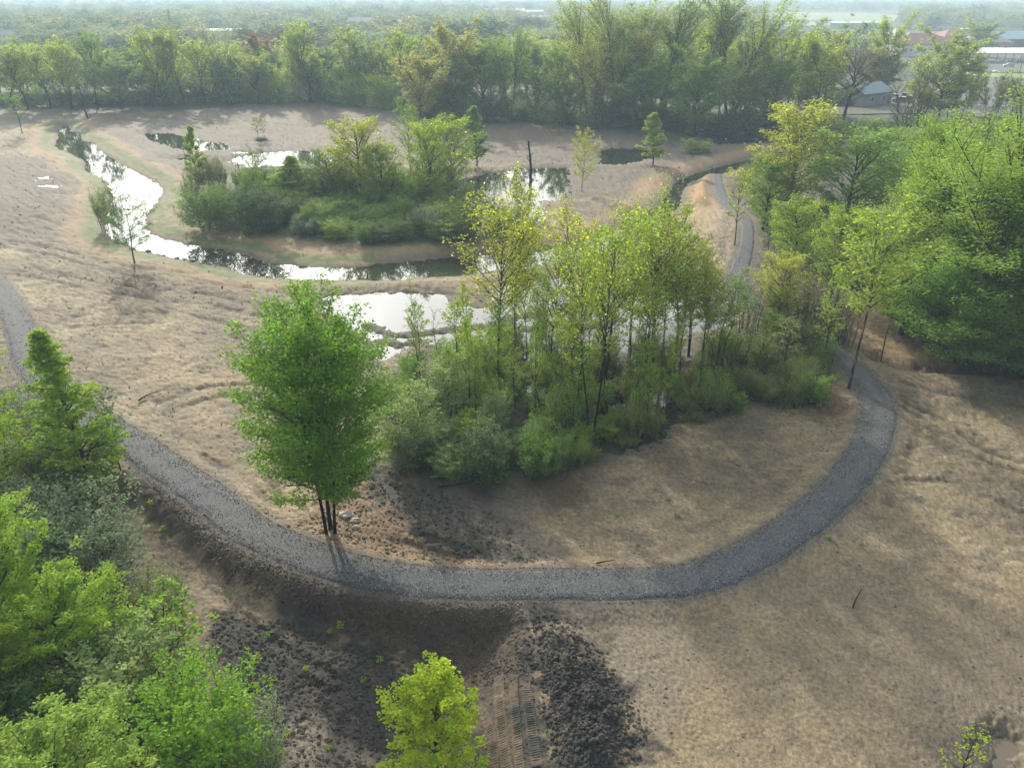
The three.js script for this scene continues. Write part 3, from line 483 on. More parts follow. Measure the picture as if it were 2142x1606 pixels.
const K = {
  mapleFine: grow({ seed: 111, h: 14, w: 7.2, cb: 0.2, stems: 3, spread: 0.9, foot: 0.3, tr: 0.17, nb: 74, up0: 0.55, up1: 1.05, pr: 'egg', ns: 16, n: 56000, ls: 0.17, cr: 0.4, flat: 0.15, gap: 0.06, sag: 0.12, wob: 0.012, twigUp: 0.25 }),
  spire: grow({ seed: 12, h: 12, w: 4.6, cb: 0.1, tr: 0.15, nb: 84, up0: 0.45, up1: 0.7, pr: 'cone', ns: 8, n: 13000, ls: 0.18, cr: 0.24, flat: 0.3, gap: 0.1, sag: 0.05, lean: 0.05, wob: 0.012 }),
  maple: grow({ seed: 13, h: 12, w: 9, cb: 0.1, tr: 0.25, nb: 52, up0: 0.45, up1: 1.1, pr: 'mound', ns: 12, n: 32000, ls: 0.19, cr: 0.34, flat: 0.25, gap: 0.06, twigUp: 0.15 }),
  bigMaple: grow({ seed: 14, h: 20, w: 15, cb: 0.12, tr: 0.42, nb: 104, up0: 0.65, up1: 1.15, pr: 'oval', ns: 13, n: 78000, ls: 0.25, cr: 0.8, flat: 0.25, gap: 0.05, twigUp: 0.25, sag: 0.2 }),
  bigMapleWide: grow({ seed: 15, h: 18, w: 15, cb: 0.1, tr: 0.4, stems: 2, spread: 2.4, nb: 100, up0: 0.6, up1: 1.12, pr: 'mound', ns: 13, n: 78000, ls: 0.25, cr: 0.8, flat: 0.25, gap: 0.06, twigUp: 0.25, sag: 0.2 }),
  cottonOpen: grow({ seed: 16, h: 16, w: 8, cb: 0.42, tr: 0.13, nb: 36, up0: 0.75, up1: 1.15, pr: 'oval', ns: 8, n: 3900, ls: 0.2, cr: 0.5, flat: 0.1, gap: 0.25, wide: 0.8 }),
  cottonFork: grow({ seed: 17, h: 16, w: 8, cb: 0.48, stems: 2, spread: 2.2, foot: 0.12, tr: 0.13, nb: 36, up0: 0.8, up1: 1.15, pr: 'oval', ns: 8, n: 4200, ls: 0.2, cr: 0.5, flat: 0.1, gap: 0.25, wide: 0.8 }),
  cottonTall: grow({ seed: 18, h: 15, w: 5.5, cb: 0.48, tr: 0.09, nb: 30, up0: 0.8, up1: 1.2, pr: 'tall', ns: 6, n: 2700, ls: 0.2, cr: 0.45, flat: 0.1, gap: 0.2, wide: 0.8 }),
  cottonFull: grow({ seed: 19, h: 14, w: 6.5, cb: 0.2, tr: 0.2, nb: 42, up0: 0.7, up1: 1.1, pr: 'oval', ns: 8, n: 9000, ls: 0.22, cr: 0.5, flat: 0.1, gap: 0.12, wide: 0.8 }),
  cottonNear: grow({ seed: 20, h: 9, w: 5, cb: 0.12, tr: 0.1, nb: 46, up0: 0.6, up1: 1.1, pr: 'spade', ns: 10, n: 15000, ls: 0.125, cr: 0.22, flat: 0.1, gap: 0.05, wide: 0.85 }),
  shrubFine: grow({ seed: 21, h: 4, w: 4.6, cb: 0.04, stems: 5, spread: 1.0, foot: 0.3, tr: 0.06, nb: 40, up0: 0.4, up1: 1.1, pr: 'mound', ns: 7, n: 9000, ls: 0.16, cr: 0.3, flat: 0.3, gap: 0.03, twigUp: 0.2 }),
  shrubLoose: grow({ seed: 22, h: 4, w: 4.6, cb: 0.05, stems: 6, spread: 1.3, foot: 0.35, tr: 0.05, nb: 36, up0: 0.5, up1: 1.0, pr: 'mound', ns: 8, n: 5200, ls: 0.16, cr: 0.3, flat: 0.2, gap: 0.15, sag: -0.05, twigUp: 0.2 }),
  shrubTuft: grow({ seed: 23, h: 4, w: 4.2, cb: 0.06, stems: 4, spread: 0.9, foot: 0.3, tr: 0.06, nb: 34, up0: 0.3, up1: 1.0, pr: 'mound', ns: 7, n: 5600, ls: 0.19, cr: 0.26, flat: 0.4, gap: 0.1, twigUp: 0.1 }),
  lone: grow({ seed: 24, h: 10, w: 6, cb: 0.22, tr: 0.09, nb: 34, up0: 0.5, up1: 1.1, pr: 'oval', ns: 11, n: 9500, ls: 0.15, cr: 0.3, flat: 0.25, gap: 0.1 }),
  sapling: grow({ seed: 25, h: 7, w: 2.8, cb: 0.3, tr: 0.06, nb: 22, up0: 0.6, up1: 1.1, pr: 'oval', ns: 4, n: 1200, ls: 0.19, cr: 0.18, flat: 0.25, gap: 0.15 }),
  saplingFull: grow({ seed: 26, h: 8, w: 3.4, cb: 0.12, tr: 0.08, nb: 34, up0: 0.35, up1: 1.0, pr: 'cone', ns: 6, n: 5000, ls: 0.25, cr: 0.24, flat: 0.5, gap: 0.08 }),
  pole: grow({ seed: 27, h: 9, w: 2.2, cb: 0.25, tr: 0.06, nb: 22, up0: 0.9, up1: 1.15, pr: 'tall', ns: 4, n: 1100, ls: 0.17, cr: 0.3, flat: 0.3, gap: 0.3 }),
  poleBare: grow({ seed: 28, h: 9, w: 2.6, cb: 0.2, tr: 0.065, nb: 24, up0: 0.7, up1: 1.1, pr: 'tall', ns: 4, n: 300, ls: 0.14, cr: 0.16, flat: 0.3, gap: 0.4, wob: 0.04 }),
  thicket: brush({ seed: 29, h: 5, w: 4, stems: 26, nb: 9, tr: 0.035, leaf: 3, ls: 0.13, cr: 0.25 }),
  thicketLeafy: brush({ seed: 30, h: 4, w: 4, stems: 30, nb: 14, tr: 0.03, leaf: 13, ls: 0.15, cr: 0.4 }),
  bare: grow({ seed: 31, h: 14, w: 8, cb: 0.22, tr: 0.22, nb: 26, up0: 0.5, up1: 1.0, pr: 'oval', ns: 9, n: 240, ls: 0.2, cr: 0.2, wob: 0.05 }),
  // seen across the mud flat and beyond: larger sprays
  farSparse: grow({ seed: 32, h: 20, w: 9, cb: 0.28, tr: 0.24, nb: 26, up0: 0.95, up1: 1.2, pr: 'oval', ns: 7, n: 5200, ls: 0.5, cr: 0.7, flat: 0.3, gap: 0.25, wob: 0.03, lean: 0.08, sag: 0.15, twigUp: 0.2 }),
  farFork: grow({ seed: 33, h: 20, w: 10, cb: 0.3, stems: 2, spread: 3, foot: 0.2, tr: 0.26, nb: 28, up0: 0.95, up1: 1.2, pr: 'oval', ns: 7, n: 5600, ls: 0.5, cr: 0.7, flat: 0.3, gap: 0.2, wob: 0.03, sag: 0.15, twigUp: 0.2 }),
  farLean: grow({ seed: 34, h: 18, w: 8, cb: 0.3, tr: 0.22, nb: 24, up0: 0.95, up1: 1.2, pr: 'oval', ns: 7, n: 4600, ls: 0.48, cr: 0.7, flat: 0.3, gap: 0.2, wob: 0.05, lean: 0.2, sag: 0.15, twigUp: 0.2 }),
  farFull: grow({ seed: 35, h: 20, w: 12, cb: 0.16, tr: 0.26, nb: 40, up0: 0.95, up1: 1.2, pr: 'oval', ns: 8, n: 10000, ls: 0.55, cr: 0.65, flat: 0.35, gap: 0.14, sag: 0.15, twigUp: 0.2 }),
  farRound: grow({ seed: 36, h: 17, w: 13, cb: 0.22, tr: 0.32, nb: 42, up0: 0.35, up1: 1.05, pr: 'round', ns: 9, n: 20000, ls: 0.46, cr: 0.7, flat: 0.4, gap: 0.08 }),
  farPoplar: grow({ seed: 37, h: 28, w: 13, cb: 0.2, stems: 2, spread: 3.5, foot: 0.3, tr: 0.4, nb: 54, up0: 0.95, up1: 1.2, pr: 'vase', ns: 10, n: 10000, ls: 0.48, cr: 0.9, flat: 0.3, gap: 0.12, sag: 0.15, twigUp: 0.2 }),
  farVase: grow({ seed: 38, h: 20, w: 12, cb: 0.3, tr: 0.34, nb: 44, up0: 0.55, up1: 1.15, pr: 'vase', ns: 12, n: 8000, ls: 0.3, cr: 0.45, flat: 0.3, gap: 0.05 }),
  farBare: grow({ seed: 39, h: 16, w: 8, cb: 0.2, stems: 3, spread: 2.5, foot: 0.3, tr: 0.2, nb: 30, up0: 0.7, up1: 1.1, pr: 'oval', ns: 10, n: 700, ls: 0.3, cr: 0.5, wob: 0.04 }),
  farShrub: grow({ seed: 40, h: 6, w: 8, cb: 0.03, stems: 4, spread: 1.6, foot: 0.6, tr: 0.08, nb: 30, up0: 0.3, up1: 1.1, pr: 'mound', ns: 6, n: 3600, ls: 0.36, cr: 0.5, flat: 0.3, gap: 0.05 }),
  conifer: grow({ seed: 41, h: 16, w: 7, cb: 0.05, tr: 0.2, nb: 60, up0: -0.15, up1: 0.3, pr: 'cone', ns: 5, n: 3600, ls: 0.42, cr: 0.3, flat: 0.6, gap: 0 }),
  crownRound: grow({ seed: 42, h: 13, w: 12, cb: 0.15, tr: 0.3, nb: 22, up0: 0.3, up1: 1.05, pr: 'round', ns: 5, n: 900, ls: 1.0, cr: 0.9, flat: 0.4, gap: 0.05 }),
  crownOval: grow({ seed: 43, h: 15, w: 9, cb: 0.15, tr: 0.3, nb: 22, up0: 0.4, up1: 1.05, pr: 'oval', ns: 5, n: 800, ls: 0.95, cr: 0.85, flat: 0.4, gap: 0.1 }),
  crownSpread: grow({ seed: 44, h: 10, w: 15, cb: 0.15, tr: 0.3, nb: 22, up0: 0.15, up1: 1.0, pr: 'mound', ns: 6, n: 1000, ls: 1.0, cr: 1.0, flat: 0.4, gap: 0.05 }),
};
const leafMats = {}, foliage = (r, g, b, through = 0.5) => leafMats[[r, g, b, through]] ??= new THREE.MeshPhysicalMaterial({ color: new THREE.Color().setRGB(r, g, b), roughness: 1, specularIntensity: 0.3, transmission: through, thickness: 0, vertexColors: true, side: THREE.DoubleSide });
const L = {
  fresh: foliage(0.26, 0.39, 0.055, 0.55),
  maple: foliage(0.2, 0.38, 0.02, 0.57), lime: foliage(0.33, 0.46, 0.03, 0.62), yellow: foliage(0.43, 0.48, 0.04, 0.62), bright: foliage(0.42, 0.55, 0.025, 0.55), green: foliage(0.16, 0.29, 0.035), deep: foliage(0.06, 0.13, 0.02), mid: foliage(0.23, 0.37, 0.04, 0.58),
  silver: foliage(0.2, 0.28, 0.14), pale: foliage(0.32, 0.42, 0.15, 0.55), olive: foliage(0.2, 0.25, 0.06), bigGreen: foliage(0.28, 0.43, 0.024, 0.57), brown: foliage(0.28, 0.21, 0.1, 0.6), farGreen: foliage(0.26, 0.38, 0.055, 0.62), farLime: foliage(0.4, 0.5, 0.065, 0.64), farYellow: foliage(0.45, 0.45, 0.1, 0.6), farDark: foliage(0.07, 0.14, 0.055), farGold: foliage(0.55, 0.46, 0.12, 0.6), farRust: foliage(0.3, 0.19, 0.09, 0.6),
};
const bark = { brown: std(0.085, 0.066, 0.05, 0.95), grey: std(0.27, 0.25, 0.21, 0.95), dark: std(0.05, 0.042, 0.035, 0.95) };
for (const k in bark) bark[k].vertexColors = true;
const MARKS = [[690, 1100, 'the three stemmed maple'], [1040, 790, 'the tall open cottonwood'], [1236, 910, 'the pale forked tree'], [1352, 800, 'the straight grey trunk'], [1470, 760, 'the dark forked tree'], [1600, 720, 'the bare thicket'], [1720, 800, 'the path bend'], [855, 950, 'the pale flowering shrub'], [1010, 1005, 'the dark front shrub'], [1330, 930, 'the water edge'], [432, 480, 'the round island bush'], [612, 450, 'the cone shaped tree'], [540, 480, 'the dark domed bush'], [760, 440, 'the tall island tree'], [905, 450, 'the leaning lime tree'], [1060, 470, 'the white pond'], [860, 500, 'the island front'], [1645, 480, 'the yellowish cottonwood'], [1776, 800, 'the tall pale trunk'], [1885, 690, 'the yellow-green front maple'], [2100, 760, 'the ditch'], [1900, 320, 'the dark bare trees'], [1460, 300, 'the willow clump'], [1340, 262, 'the rounded edge tree'], [1222, 258, 'the first giant poplar'], [1525, 262, 'the spreading giant poplar'], [1764, 250, 'the russet tree'], [1705, 215, 'the blue shed'], [1880, 210, 'the parked cars'], [2060, 270, 'the car yard'], [880, 255, 'the leaning yellowish tree'], [1010, 245, 'the middle tree line'], [730, 215, 'the dark gabled house'], [553, 215, 'the rusty crown'], [320, 222, 'the leaning pale tree'], [255, 226, 'the dense green tree'], [120, 228, 'the stream end'], [0, 228, 'the left edge'], [98, 90, 'the pale golden tree'], [232, 92, 'the largest golden tree'], [358, 78, 'the spruce spire'], [445, 66, 'the long white roof'], [690, 60, 'the wide green crown'], [815, 64, 'the dark round crown'], [1090, 30, 'the far white roofs'], [1158, 84, 'the last golden tree'], [1720, 40, 'the pale field'], [1950, 70, 'the red roofs']];
const TINT = { lime: 'lime green', mid: 'green', olive: 'olive', silver: 'silver-grey', pale: 'pale green', deep: 'dark green', yellow: 'yellow-green', green: 'green', farGreen: 'hazy green', farLime: 'hazy pale green', farDark: 'dark hazy', farYellow: 'yellowish', brown: 'brownish', bigGreen: 'bright green', maple: 'green' };
const ORD = ['leftmost', 'second', 'third', 'fourth', 'fifth', 'sixth', 'seventh', 'eighth', 'ninth', 'tenth', 'eleventh', 'twelfth', 'thirteenth', 'fourteenth', 'fifteenth', 'sixteenth', 'seventeenth', 'eighteenth', 'nineteenth', 'twentieth'];
const pixelOf = (x, y, z) => { const d = depthOf(x, y, z); return [CU + x / d * FPX, CV - ((y - EYE) * CP - z * SP) / d * FPX]; };
const told = {};
function told_apart(o, base, x, y, z) { // which one it is: the nearest landmark, then its place among its like there
  const [u, v] = pixelOf(x, y, z); let best = 1e9, name = '';
  for (const [a, b, t] of MARKS) { const d = (a - u) ** 2 + 4 * (b - v) ** 2; if (d < best) { best = d; name = t; } }
  const text = base + ' near ' + name; (told[text] ??= []).push([u, o]); return text;
}
function tell() { for (const t in told) { const l = told[t].sort((a, b) => a[0] - b[0]); if (l.length > 1) l.forEach(([, o], i) => { o.userData.label = t + ', ' + (i ? (ORD[i] ?? i + 1 + 'th') + ' from the left' : 'leftmost of them'); }); } }
const protos = {};
let placed = 0;
const RT = mulberry(77);
// a tree of a kind, its foot at (u, v) of the photograph, reaching up to vTop and as wide as px there
function stand(kind, name, leaf, wood, u, v, vTop, px, label, category, group, more = {}) {
  const k = K[kind]; const [x, y, z] = more.at ?? onLand(u, v), dep = depthOf(x, y, z), top = more.h ?? heightTo(z, vTop) - y, wide = more.w ?? px * dep / FPX;
  const key = kind + name, g = protos[key] ? protos[key].clone() : new THREE.Group();
  if (!protos[key]) { mesh('trunk', k.wood, bark[wood], g); mesh('crown', k.crown, L[leaf], g); protos[key] = g; }
  g.children[0].material = bark[wood]; g.children[1].material = L[leaf];
  g.name = numbered(name); g.position.set(x, y - 0.06, z); g.rotation.set(0, more.turn ?? RT() * 6.28, 0); g.scale.set(wide / k.w, Math.max(0.5, top) / k.h, wide / k.w);
  tag(g, label[0] === '~' ? told_apart(g, TINT[leaf] + ' ' + label.slice(1), x, y, z) : label, category, group); scene.add(g); placed++;
  return g;
}
const R9 = mulberry(99);
function fill(px, n, gap, seed, f) { // spread n feet over an area, no two closer than gap metres
  const s = new Shape2(poly(px)), R = mulberry(seed), got = [];
  for (let t = 0; t < n * 60 && got.length < n; t++) {
    const x = lerp(s.x0, s.x1, R()), z = lerp(s.z0, s.z1, R());
    if (s.dist(x, z) > 0 || got.some((q) => Math.hypot(q[0] - x, q[1] - z) < gap)) continue;
    got.push([x, z]);
  }
  for (const [x, z] of got) f([x, H(x, z), z], R);
}

// ------------------------------------------------------------------ single trees, nearest first
const T = 'tree', SH = 'shrub';
stand('mapleFine', 'maple_tree', 'maple', 'brown', 690, 1112, 606, 280, 'tall green maple with three stems standing alone inside the path bend', T);
stand('cottonNear', 'cottonwood_tree', 'bright', 'grey', 918, 1668, 1374, 190, 'bright yellow-green young cottonwood in front of the tracked mud', T);
stand('spire', 'spire_tree', 'bigGreen', 'brown', 205, 1040, 682, 165, 'ragged pointed green tree beside the gravel path on the left', T);
stand('sapling', 'slender_tree', 'silver', 'dark', 252, 985, 812, 80, 'thin grey-leaved tree touching the right side of the pointed green tree', T);
stand('maple', 'maple_tree', 'bigGreen', 'brown', 20, 1480, 1010, 330, 'broad bright green maple filling the left edge below the silver shrubs', T);
stand('maple', 'maple_tree', 'bigGreen', 'brown', 175, 1465, 1165, 270, 'lower maple leaning out to the right of the broad maple', T);
stand('maple', 'maple_tree', 'fresh', 'brown', 190, 1830, 1465, 360, 'pale green maple crown cut off by the bottom edge', T);
stand('shrubFine', 'round_shrub', 'maple', 'dark', 455, 1665, 1398, 250, 'round dense green shrub beside the dark mud, bottom left', SH);
stand('shrubLoose', 'round_shrub', 'silver', 'dark', 560, 1650, 1470, 120, 'grey-green bush against the right side of the round dense shrub', SH);
stand('shrubLoose', 'silver_shrub', 'silver', 'dark', 205, 1225, 1022, 230, 'large silver-leaved shrub below the pointed green tree', SH);
stand('shrubLoose', 'silver_shrub', 'silver', 'dark', 105, 1150, 1000, 170, 'silver-leaved shrub left of the large silver shrub', SH);
stand('shrubTuft', 'silver_shrub', 'pale', 'dark', 300, 1530, 1335, 200, 'pale silver shrub with whitish leaf tips left of the round dense shrub', SH);
stand('sapling', 'slender_tree', 'mid', 'dark', 385, 1440, 1240, 150, 'small yellow-green tree with dark stem behind the round dense shrub', T);
stand('poleBare', 'bare_sapling', 'olive', 'dark', 388, 1560, 1340, 50, 'dark almost leafless sapling in front of the small yellow-green tree', 'sapling');
stand('thicketLeafy', 'twiggy_shrub', 'olive', 'dark', 330, 1330, 1205, 150, 'olive twiggy shrub on the grass below the dark bank', SH);
stand('maple', 'maple_tree', 'lime', 'brown', -40, 985, 690, 190, 'yellow-green tree cut by the left edge beside the path', T);
stand('shrubTuft', 'leafy_shrub', 'bigGreen', 'dark', 10, 1050, 880, 150, 'fresh green bush at the left edge below the yellow-green tree', SH);
stand('shrubLoose', 'silver_shrub', 'silver', 'dark', 90, 925, 785, 150, 'grey shrub where the left path vanishes behind bushes', SH);
stand('thicketLeafy', 'twiggy_shrub', 'olive', 'dark', 120, 1010, 885, 140, 'brownish twiggy shrub at the foot of the grey shrub by the path', SH);
stand('shrubLoose', 'silver_shrub', 'olive', 'dark', 175, 1045, 930, 130, 'olive shrub tucked under the pointed green tree', SH);
stand('shrubFine', 'dark_shrub', 'deep', 'dark', 40, 1650, 1430, 260, 'dark green shrub in the shade at the bottom left edge', SH);
stand('shrubFine', 'dark_shrub', 'green', 'dark', 250, 1480, 1330, 190, 'dark bush under the lower maple', SH);
stand('shrubTuft', 'leafy_shrub', 'green', 'dark', 90, 1240, 1090, 150, 'green bush between the silver shrubs and the broad maple', SH);
stand('poleBare', 'leafy_sapling', 'lime', 'dark', 1995, 1668, 1538, 100, 'small sparse yellow-leaved sapling beside the muddy puddle, bottom right', 'sapling');

// the flooded grove inside the path
stand('cottonOpen', 'cottonwood_tree', 'yellow', 'grey', 1040, 800, 335, 215, 'tall open yellow-green cottonwood at the left of the flooded grove', T);
stand('cottonTall', 'cottonwood_tree', 'yellow', 'grey', 1078, 790, 352, 120, 'thin cottonwood close behind the tall open cottonwood', T);
stand('cottonFork', 'forked_tree', 'lime', 'grey', 1236, 925, 425, 235, 'pale forked tree rising from the water at the grove front', T);
stand('cottonOpen', 'cottonwood_tree', 'lime', 'grey', 1352, 800, 380, 205, 'straight grey trunked cottonwood right of the forked tree', T);
stand('cottonTall', 'cottonwood_tree', 'lime', 'grey', 1268, 800, 425, 165, 'cottonwood just behind the forked tree', T);
stand('cottonOpen', 'cottonwood_tree', 'lime', 'grey', 1318, 770, 385, 160, 'fuller green crown at the middle back of the grove', T);
stand('cottonTall', 'cottonwood_tree', 'yellow', 'grey', 1410, 775, 440, 150, 'narrow yellow-green cottonwood right of the straight grey trunk', T);
stand('cottonOpen', 'cottonwood_tree', 'olive', 'dark', 1440, 745, 462, 150, 'thinly leaved dark trunked tree at the right of the grove', T);
stand('cottonFork', 'forked_tree', 'lime', 'dark', 1470, 765, 535, 120, 'dark stemmed forked tree with a bright tuft beside the upper path', T);
stand('cottonOpen', 'cottonwood_tree', 'lime', 'grey', 1152, 785, 455, 150, 'cottonwood standing between the tall open one and the forked tree', T);
stand('cottonTall', 'cottonwood_tree', 'yellow', 'grey', 1200, 765, 400, 130, 'slim yellowish cottonwood at the back of the grove', T);
stand('cottonTall', 'cottonwood_tree', 'lime', 'grey', 1385, 760, 400, 130, 'slim green cottonwood at the back right of the grove', T);
fill([[1020, 780], [1120, 720], [1300, 710], [1500, 720], [1500, 800], [1300, 870], [1100, 860]], 8, 3, 30, (at, R) => stand('cottonTall', 'slim_tree', R() < 0.5 ? 'lime' : 'yellow', R() < 0.6 ? 'grey' : 'dark', 0, 0, 0, 0, '~slim grove tree', T, 'slim trees of the flooded grove', { at, h: 9 + R() * 5, w: 3 + R() * 1.6 }));
stand('cottonTall', 'cottonwood_tree', 'mid', 'dark', 1500, 760, 560, 110, 'short dark stemmed tree nearest the upper path in the grove', T);

// between the grove and the ponds, on the mud
stand('lone', 'lone_tree', 'green', 'brown', 281, 550, 375, 118, 'sparse lone tree standing on the bank against the bright stream', T);
stand('thicketLeafy', 'bank_shrub', 'olive', 'dark', 234, 485, 388, 60, 'olive shrub on the stream bank behind the lone tree', SH);
stand('lone', 'lone_tree', 'yellow', 'grey', 1217, 400, 262, 62, 'thin yellowish tree on the mud right of the white pond', T);
stand('saplingFull', 'young_tree', 'lime', 'brown', 1366, 345, 236, 58, 'bright young tree beside the small brown pond', T);
stand('sapling', 'young_tree', 'mid', 'brown', 46, 278, 198, 42, 'thin young tree at the far left end of the stream', T);
stand('sapling', 'young_tree', 'yellow', 'brown', 1537, 512, 348, 66, 'sparse young tree on the dark mud beside the upper path', T);
stand('sapling', 'young_tree', 'mid', 'brown', 1605, 545, 440, 50, 'sparse young tree right of the upper path', T);
stand('sapling', 'twin_sapling', 'mid', 'brown', 540, 292, 242, 26, 'thin sapling on the weedy tuft in the far mud flat', 'sapling');
stand('sapling', 'twin_sapling', 'mid', 'brown', 553, 291, 246, 18, 'shorter sapling beside another on the weedy tuft', 'sapling');
stand('farShrub', 'weed_clump', 'farDark', 'dark', 546, 293, 285, 32, 'low weedy tuft under two thin saplings in the far mud', 'weeds');
stand('farShrub', 'willow_clump', 'farGreen', 'dark', 1457, 318, 288, 72, 'low green willow clump on the far mud before the round trees', SH);

// the island of trees inside the stream bend
stand('saplingFull', 'slender_tree', 'lime', 'brown', 418, 400, 262, 46, 'narrow pale green tree at the left tip of the island', T);
stand('shrubFine', 'round_shrub', 'green', 'dark', 432, 480, 384, 112, 'round green bush at the left end of the island', SH);
stand('spire', 'conical_tree', 'lime', 'brown', 612, 440, 328, 100, 'cone shaped lime green tree on the island', T);
stand('shrubFine', 'dark_shrub', 'deep', 'dark', 540, 482, 388, 120, 'dark domed bush left of the cone shaped tree', SH);
stand('cottonFull', 'cottonwood_tree', 'yellow', 'brown', 760, 432, 245, 130, 'tall yellow-green tree in the middle of the island', T);
stand('cottonFull', 'cottonwood_tree', 'lime', 'brown', 805, 440, 300, 100, 'lower yellow-green tree right of the middle island tree', T);
stand('cottonTall', 'cottonwood_tree', 'mid', 'brown', 862, 400, 205, 80, 'slim taller tree at the back of the island', T);
stand('cottonFull', 'cottonwood_tree', 'lime', 'brown', 903, 440, 250, 105, 'leaning lime green tree at the right of the island', T);
stand('cottonFull', 'cottonwood_tree', 'lime', 'brown', 945, 425, 240, 105, 'full lime crown behind the open cottonwood', T);
stand('saplingFull', 'young_tree', 'mid', 'brown', 998, 348, 222, 58, 'young tree with dark stem standing behind the island', T);
stand('cottonFull', 'cottonwood_tree', 'green', 'brown', 690, 425, 310, 90, 'green rounded tree left of the middle island tree', T);
stand('lone', 'sparse_tree', 'olive', 'dark', 545, 410, 300, 70, 'twiggy tree at the back of the island near the far pond', T);

// the dead pole, the snag and the stubs
function snag(u, v, vTop, r, lean, label, name = 'dead_trunk', m = bark.brown) {
  const [x, y, z] = onLand(u, v), h = heightTo(z, vTop) - y, g = thing(name, x, y - 0.1, z, 0, label, 'dead tree'), w = new Grow(), pts = [], R = mulberry(u);
  for (let i = 0; i <= 6; i++) pts.push(V(lean * h * i / 6 + (R() - 0.5) * r, h * i / 6, (R() - 0.5) * r));
  w.tube(pts, r, r * 0.5, 7, 1); mesh('trunk', w.geo(true), m, g);
  for (let i = 0; i < 5; i++) { const s = new Grow(), t = 0.3 + 0.65 * R(), a = R() * 6, o = V(lean * h * t, h * t, 0); s.tube([o, o.clone().add(V(Math.cos(a) * r * 3, r * 2, Math.sin(a) * r * 3))], r * 0.3, r * 0.12, 4, 1); mesh('branch_stub', s.geo(true), m, g); }
  return g;
}
snag(1111, 382, 294, 0.3, -0.06, 'grey broken pole of a dead tree standing in the white pond');
snag(182, 247, 208, 0.25, -0.12, 'leaning dead trunk on the mud by the far tree line');
snag(586, 215, 186, 0.3, -0.03, 'pale bare trunk at the foot of the far tree line', 'dead_trunk', bark.grey);
snag(502, 370, 336, 0.12, -0.02, 'short dead stem beside the far pond at the back of the island');

// thin stems and brush of the flooded grove
const SAP = 'thin saplings of the flooded grove';
fill([[850, 760], [1000, 700], [1250, 690], [1400, 690], [1520, 700], [1500, 840], [1300, 910], [1120, 940], [900, 900]], 52, 0.9, 31, (at, R) => stand(R() < 0.6 ? 'pole' : 'poleBare', R() < 0.6 ? 'grove_sapling' : 'bare_sapling', R() < 0.5 ? 'lime' : 'mid', R() < 0.5 ? 'dark' : 'brown', 0, 0, 0, 0, '~thin grove sapling', 'sapling', SAP, { at, h: 5 + R() * 5, w: 1.3 + R() * 1.3 }));
fill([[1530, 690], [1600, 650], [1700, 690], [1730, 770], [1690, 830], [1560, 840], [1450, 800]], 26, 0.9, 32, (at, R) => stand(R() < 0.35 ? 'thicket' : 'poleBare', R() < 0.5 ? 'bare_thicket' : 'bare_brush', 'olive', 'brown', 0, 0, 0, 0, '~leafless brown stem', SH, 'bare thicket by the path', { at, h: 3.5 + R() * 3, w: 2 + R() * 1.6 }));
fill([[830, 800], [930, 740], [1060, 720], [1160, 770], [1200, 880], [1240, 940], [1160, 985], [1000, 1005], [860, 1000], [805, 940]], 38, 1.4, 33, (at, R) => { const q = R(); stand(q < 0.3 ? 'shrubTuft' : q < 0.5 ? 'shrubFine' : q < 0.7 ? 'shrubLoose' : 'thicketLeafy', 'grove_shrub', ['mid', 'pale', 'lime', 'green', 'fresh', 'silver'][Math.floor(R() * 6)], 'dark', 0, 0, 0, 0, '~grove shrub', SH, 'shrubs at the front of the grove', { at, h: 1.6 + R() * R() * 4.4, w: 1.8 + R() * 1.8 }); });
fill([[1250, 900], [1420, 860], [1560, 800], [1700, 800], [1735, 825], [1690, 850], [1560, 855], [1420, 885], [1300, 940]], 30, 1.0, 34, (at, R) => { const q = R(); stand(q < 0.55 ? 'thicketLeafy' : q < 0.75 ? 'thicket' : q < 0.9 ? 'shrubTuft' : 'shrubLoose', 'edge_shrub', q < 0.5 ? 'olive' : q < 0.75 ? 'green' : 'mid', 'dark', 0, 0, 0, 0, '~low edge shrub', SH, 'shrubs along the right grove edge', { at, h: 0.8 + R() * R() * 3.2, w: 1.3 + R() * 1.5 }); });
fill([[1100, 830], [1240, 760], [1420, 740], [1430, 850], [1300, 900], [1180, 900]], 26, 1.2, 35, (at, R) => stand(R() < 0.6 ? 'thicketLeafy' : 'shrubLoose', 'wet_shrub', R() < 0.5 ? 'olive' : 'mid', 'dark', 0, 0, 0, 0, '~loose wet shrub', SH, 'shrubs in the flooded middle of the grove', { at, h: 1.5 + R() * 2, w: 1.6 + R() * 1.4 }));
stand('shrubTuft', 'pale_shrub', 'pale', 'dark', 855, 955, 805, 125, 'pale flowering shrub at the left front of the grove, beside the maple', SH);
stand('shrubTuft', 'pale_shrub', 'pale', 'dark', 940, 880, 745, 120, 'pale cream flowering shrub above the darker grove shrubs', SH);
stand('shrubTuft', 'pale_shrub', 'lime', 'dark', 1015, 800, 690, 110, 'yellow-green shrub at the back left of the grove by the pond', SH);
stand('shrubLoose', 'dark_shrub', 'deep', 'dark', 1010, 1010, 905, 120, 'dark green shrub at the very front of the grove', SH);
stand('thicketLeafy', 'dark_shrub', 'green', 'dark', 1130, 992, 905, 110, 'second dark shrub at the grove front, right of the darkest', SH);
fill([[860, 985], [960, 1005], [1100, 1000], [1220, 965], [1260, 940], [1200, 915], [1000, 960], [880, 940]], 22, 0.9, 39, (at, R) => stand(['shrubLoose', 'thicketLeafy', 'shrubTuft'][Math.floor(R() * 3)], 'front_shrub', ['deep', 'green', 'olive', 'mid'][Math.floor(R() * 4)], 'dark', 0, 0, 0, 0, '~low front shrub', SH, 'low shrubs at the front edge of the grove', { at, h: 0.9 + R() * 1.6, w: 1.3 + R() * 1.5 }));
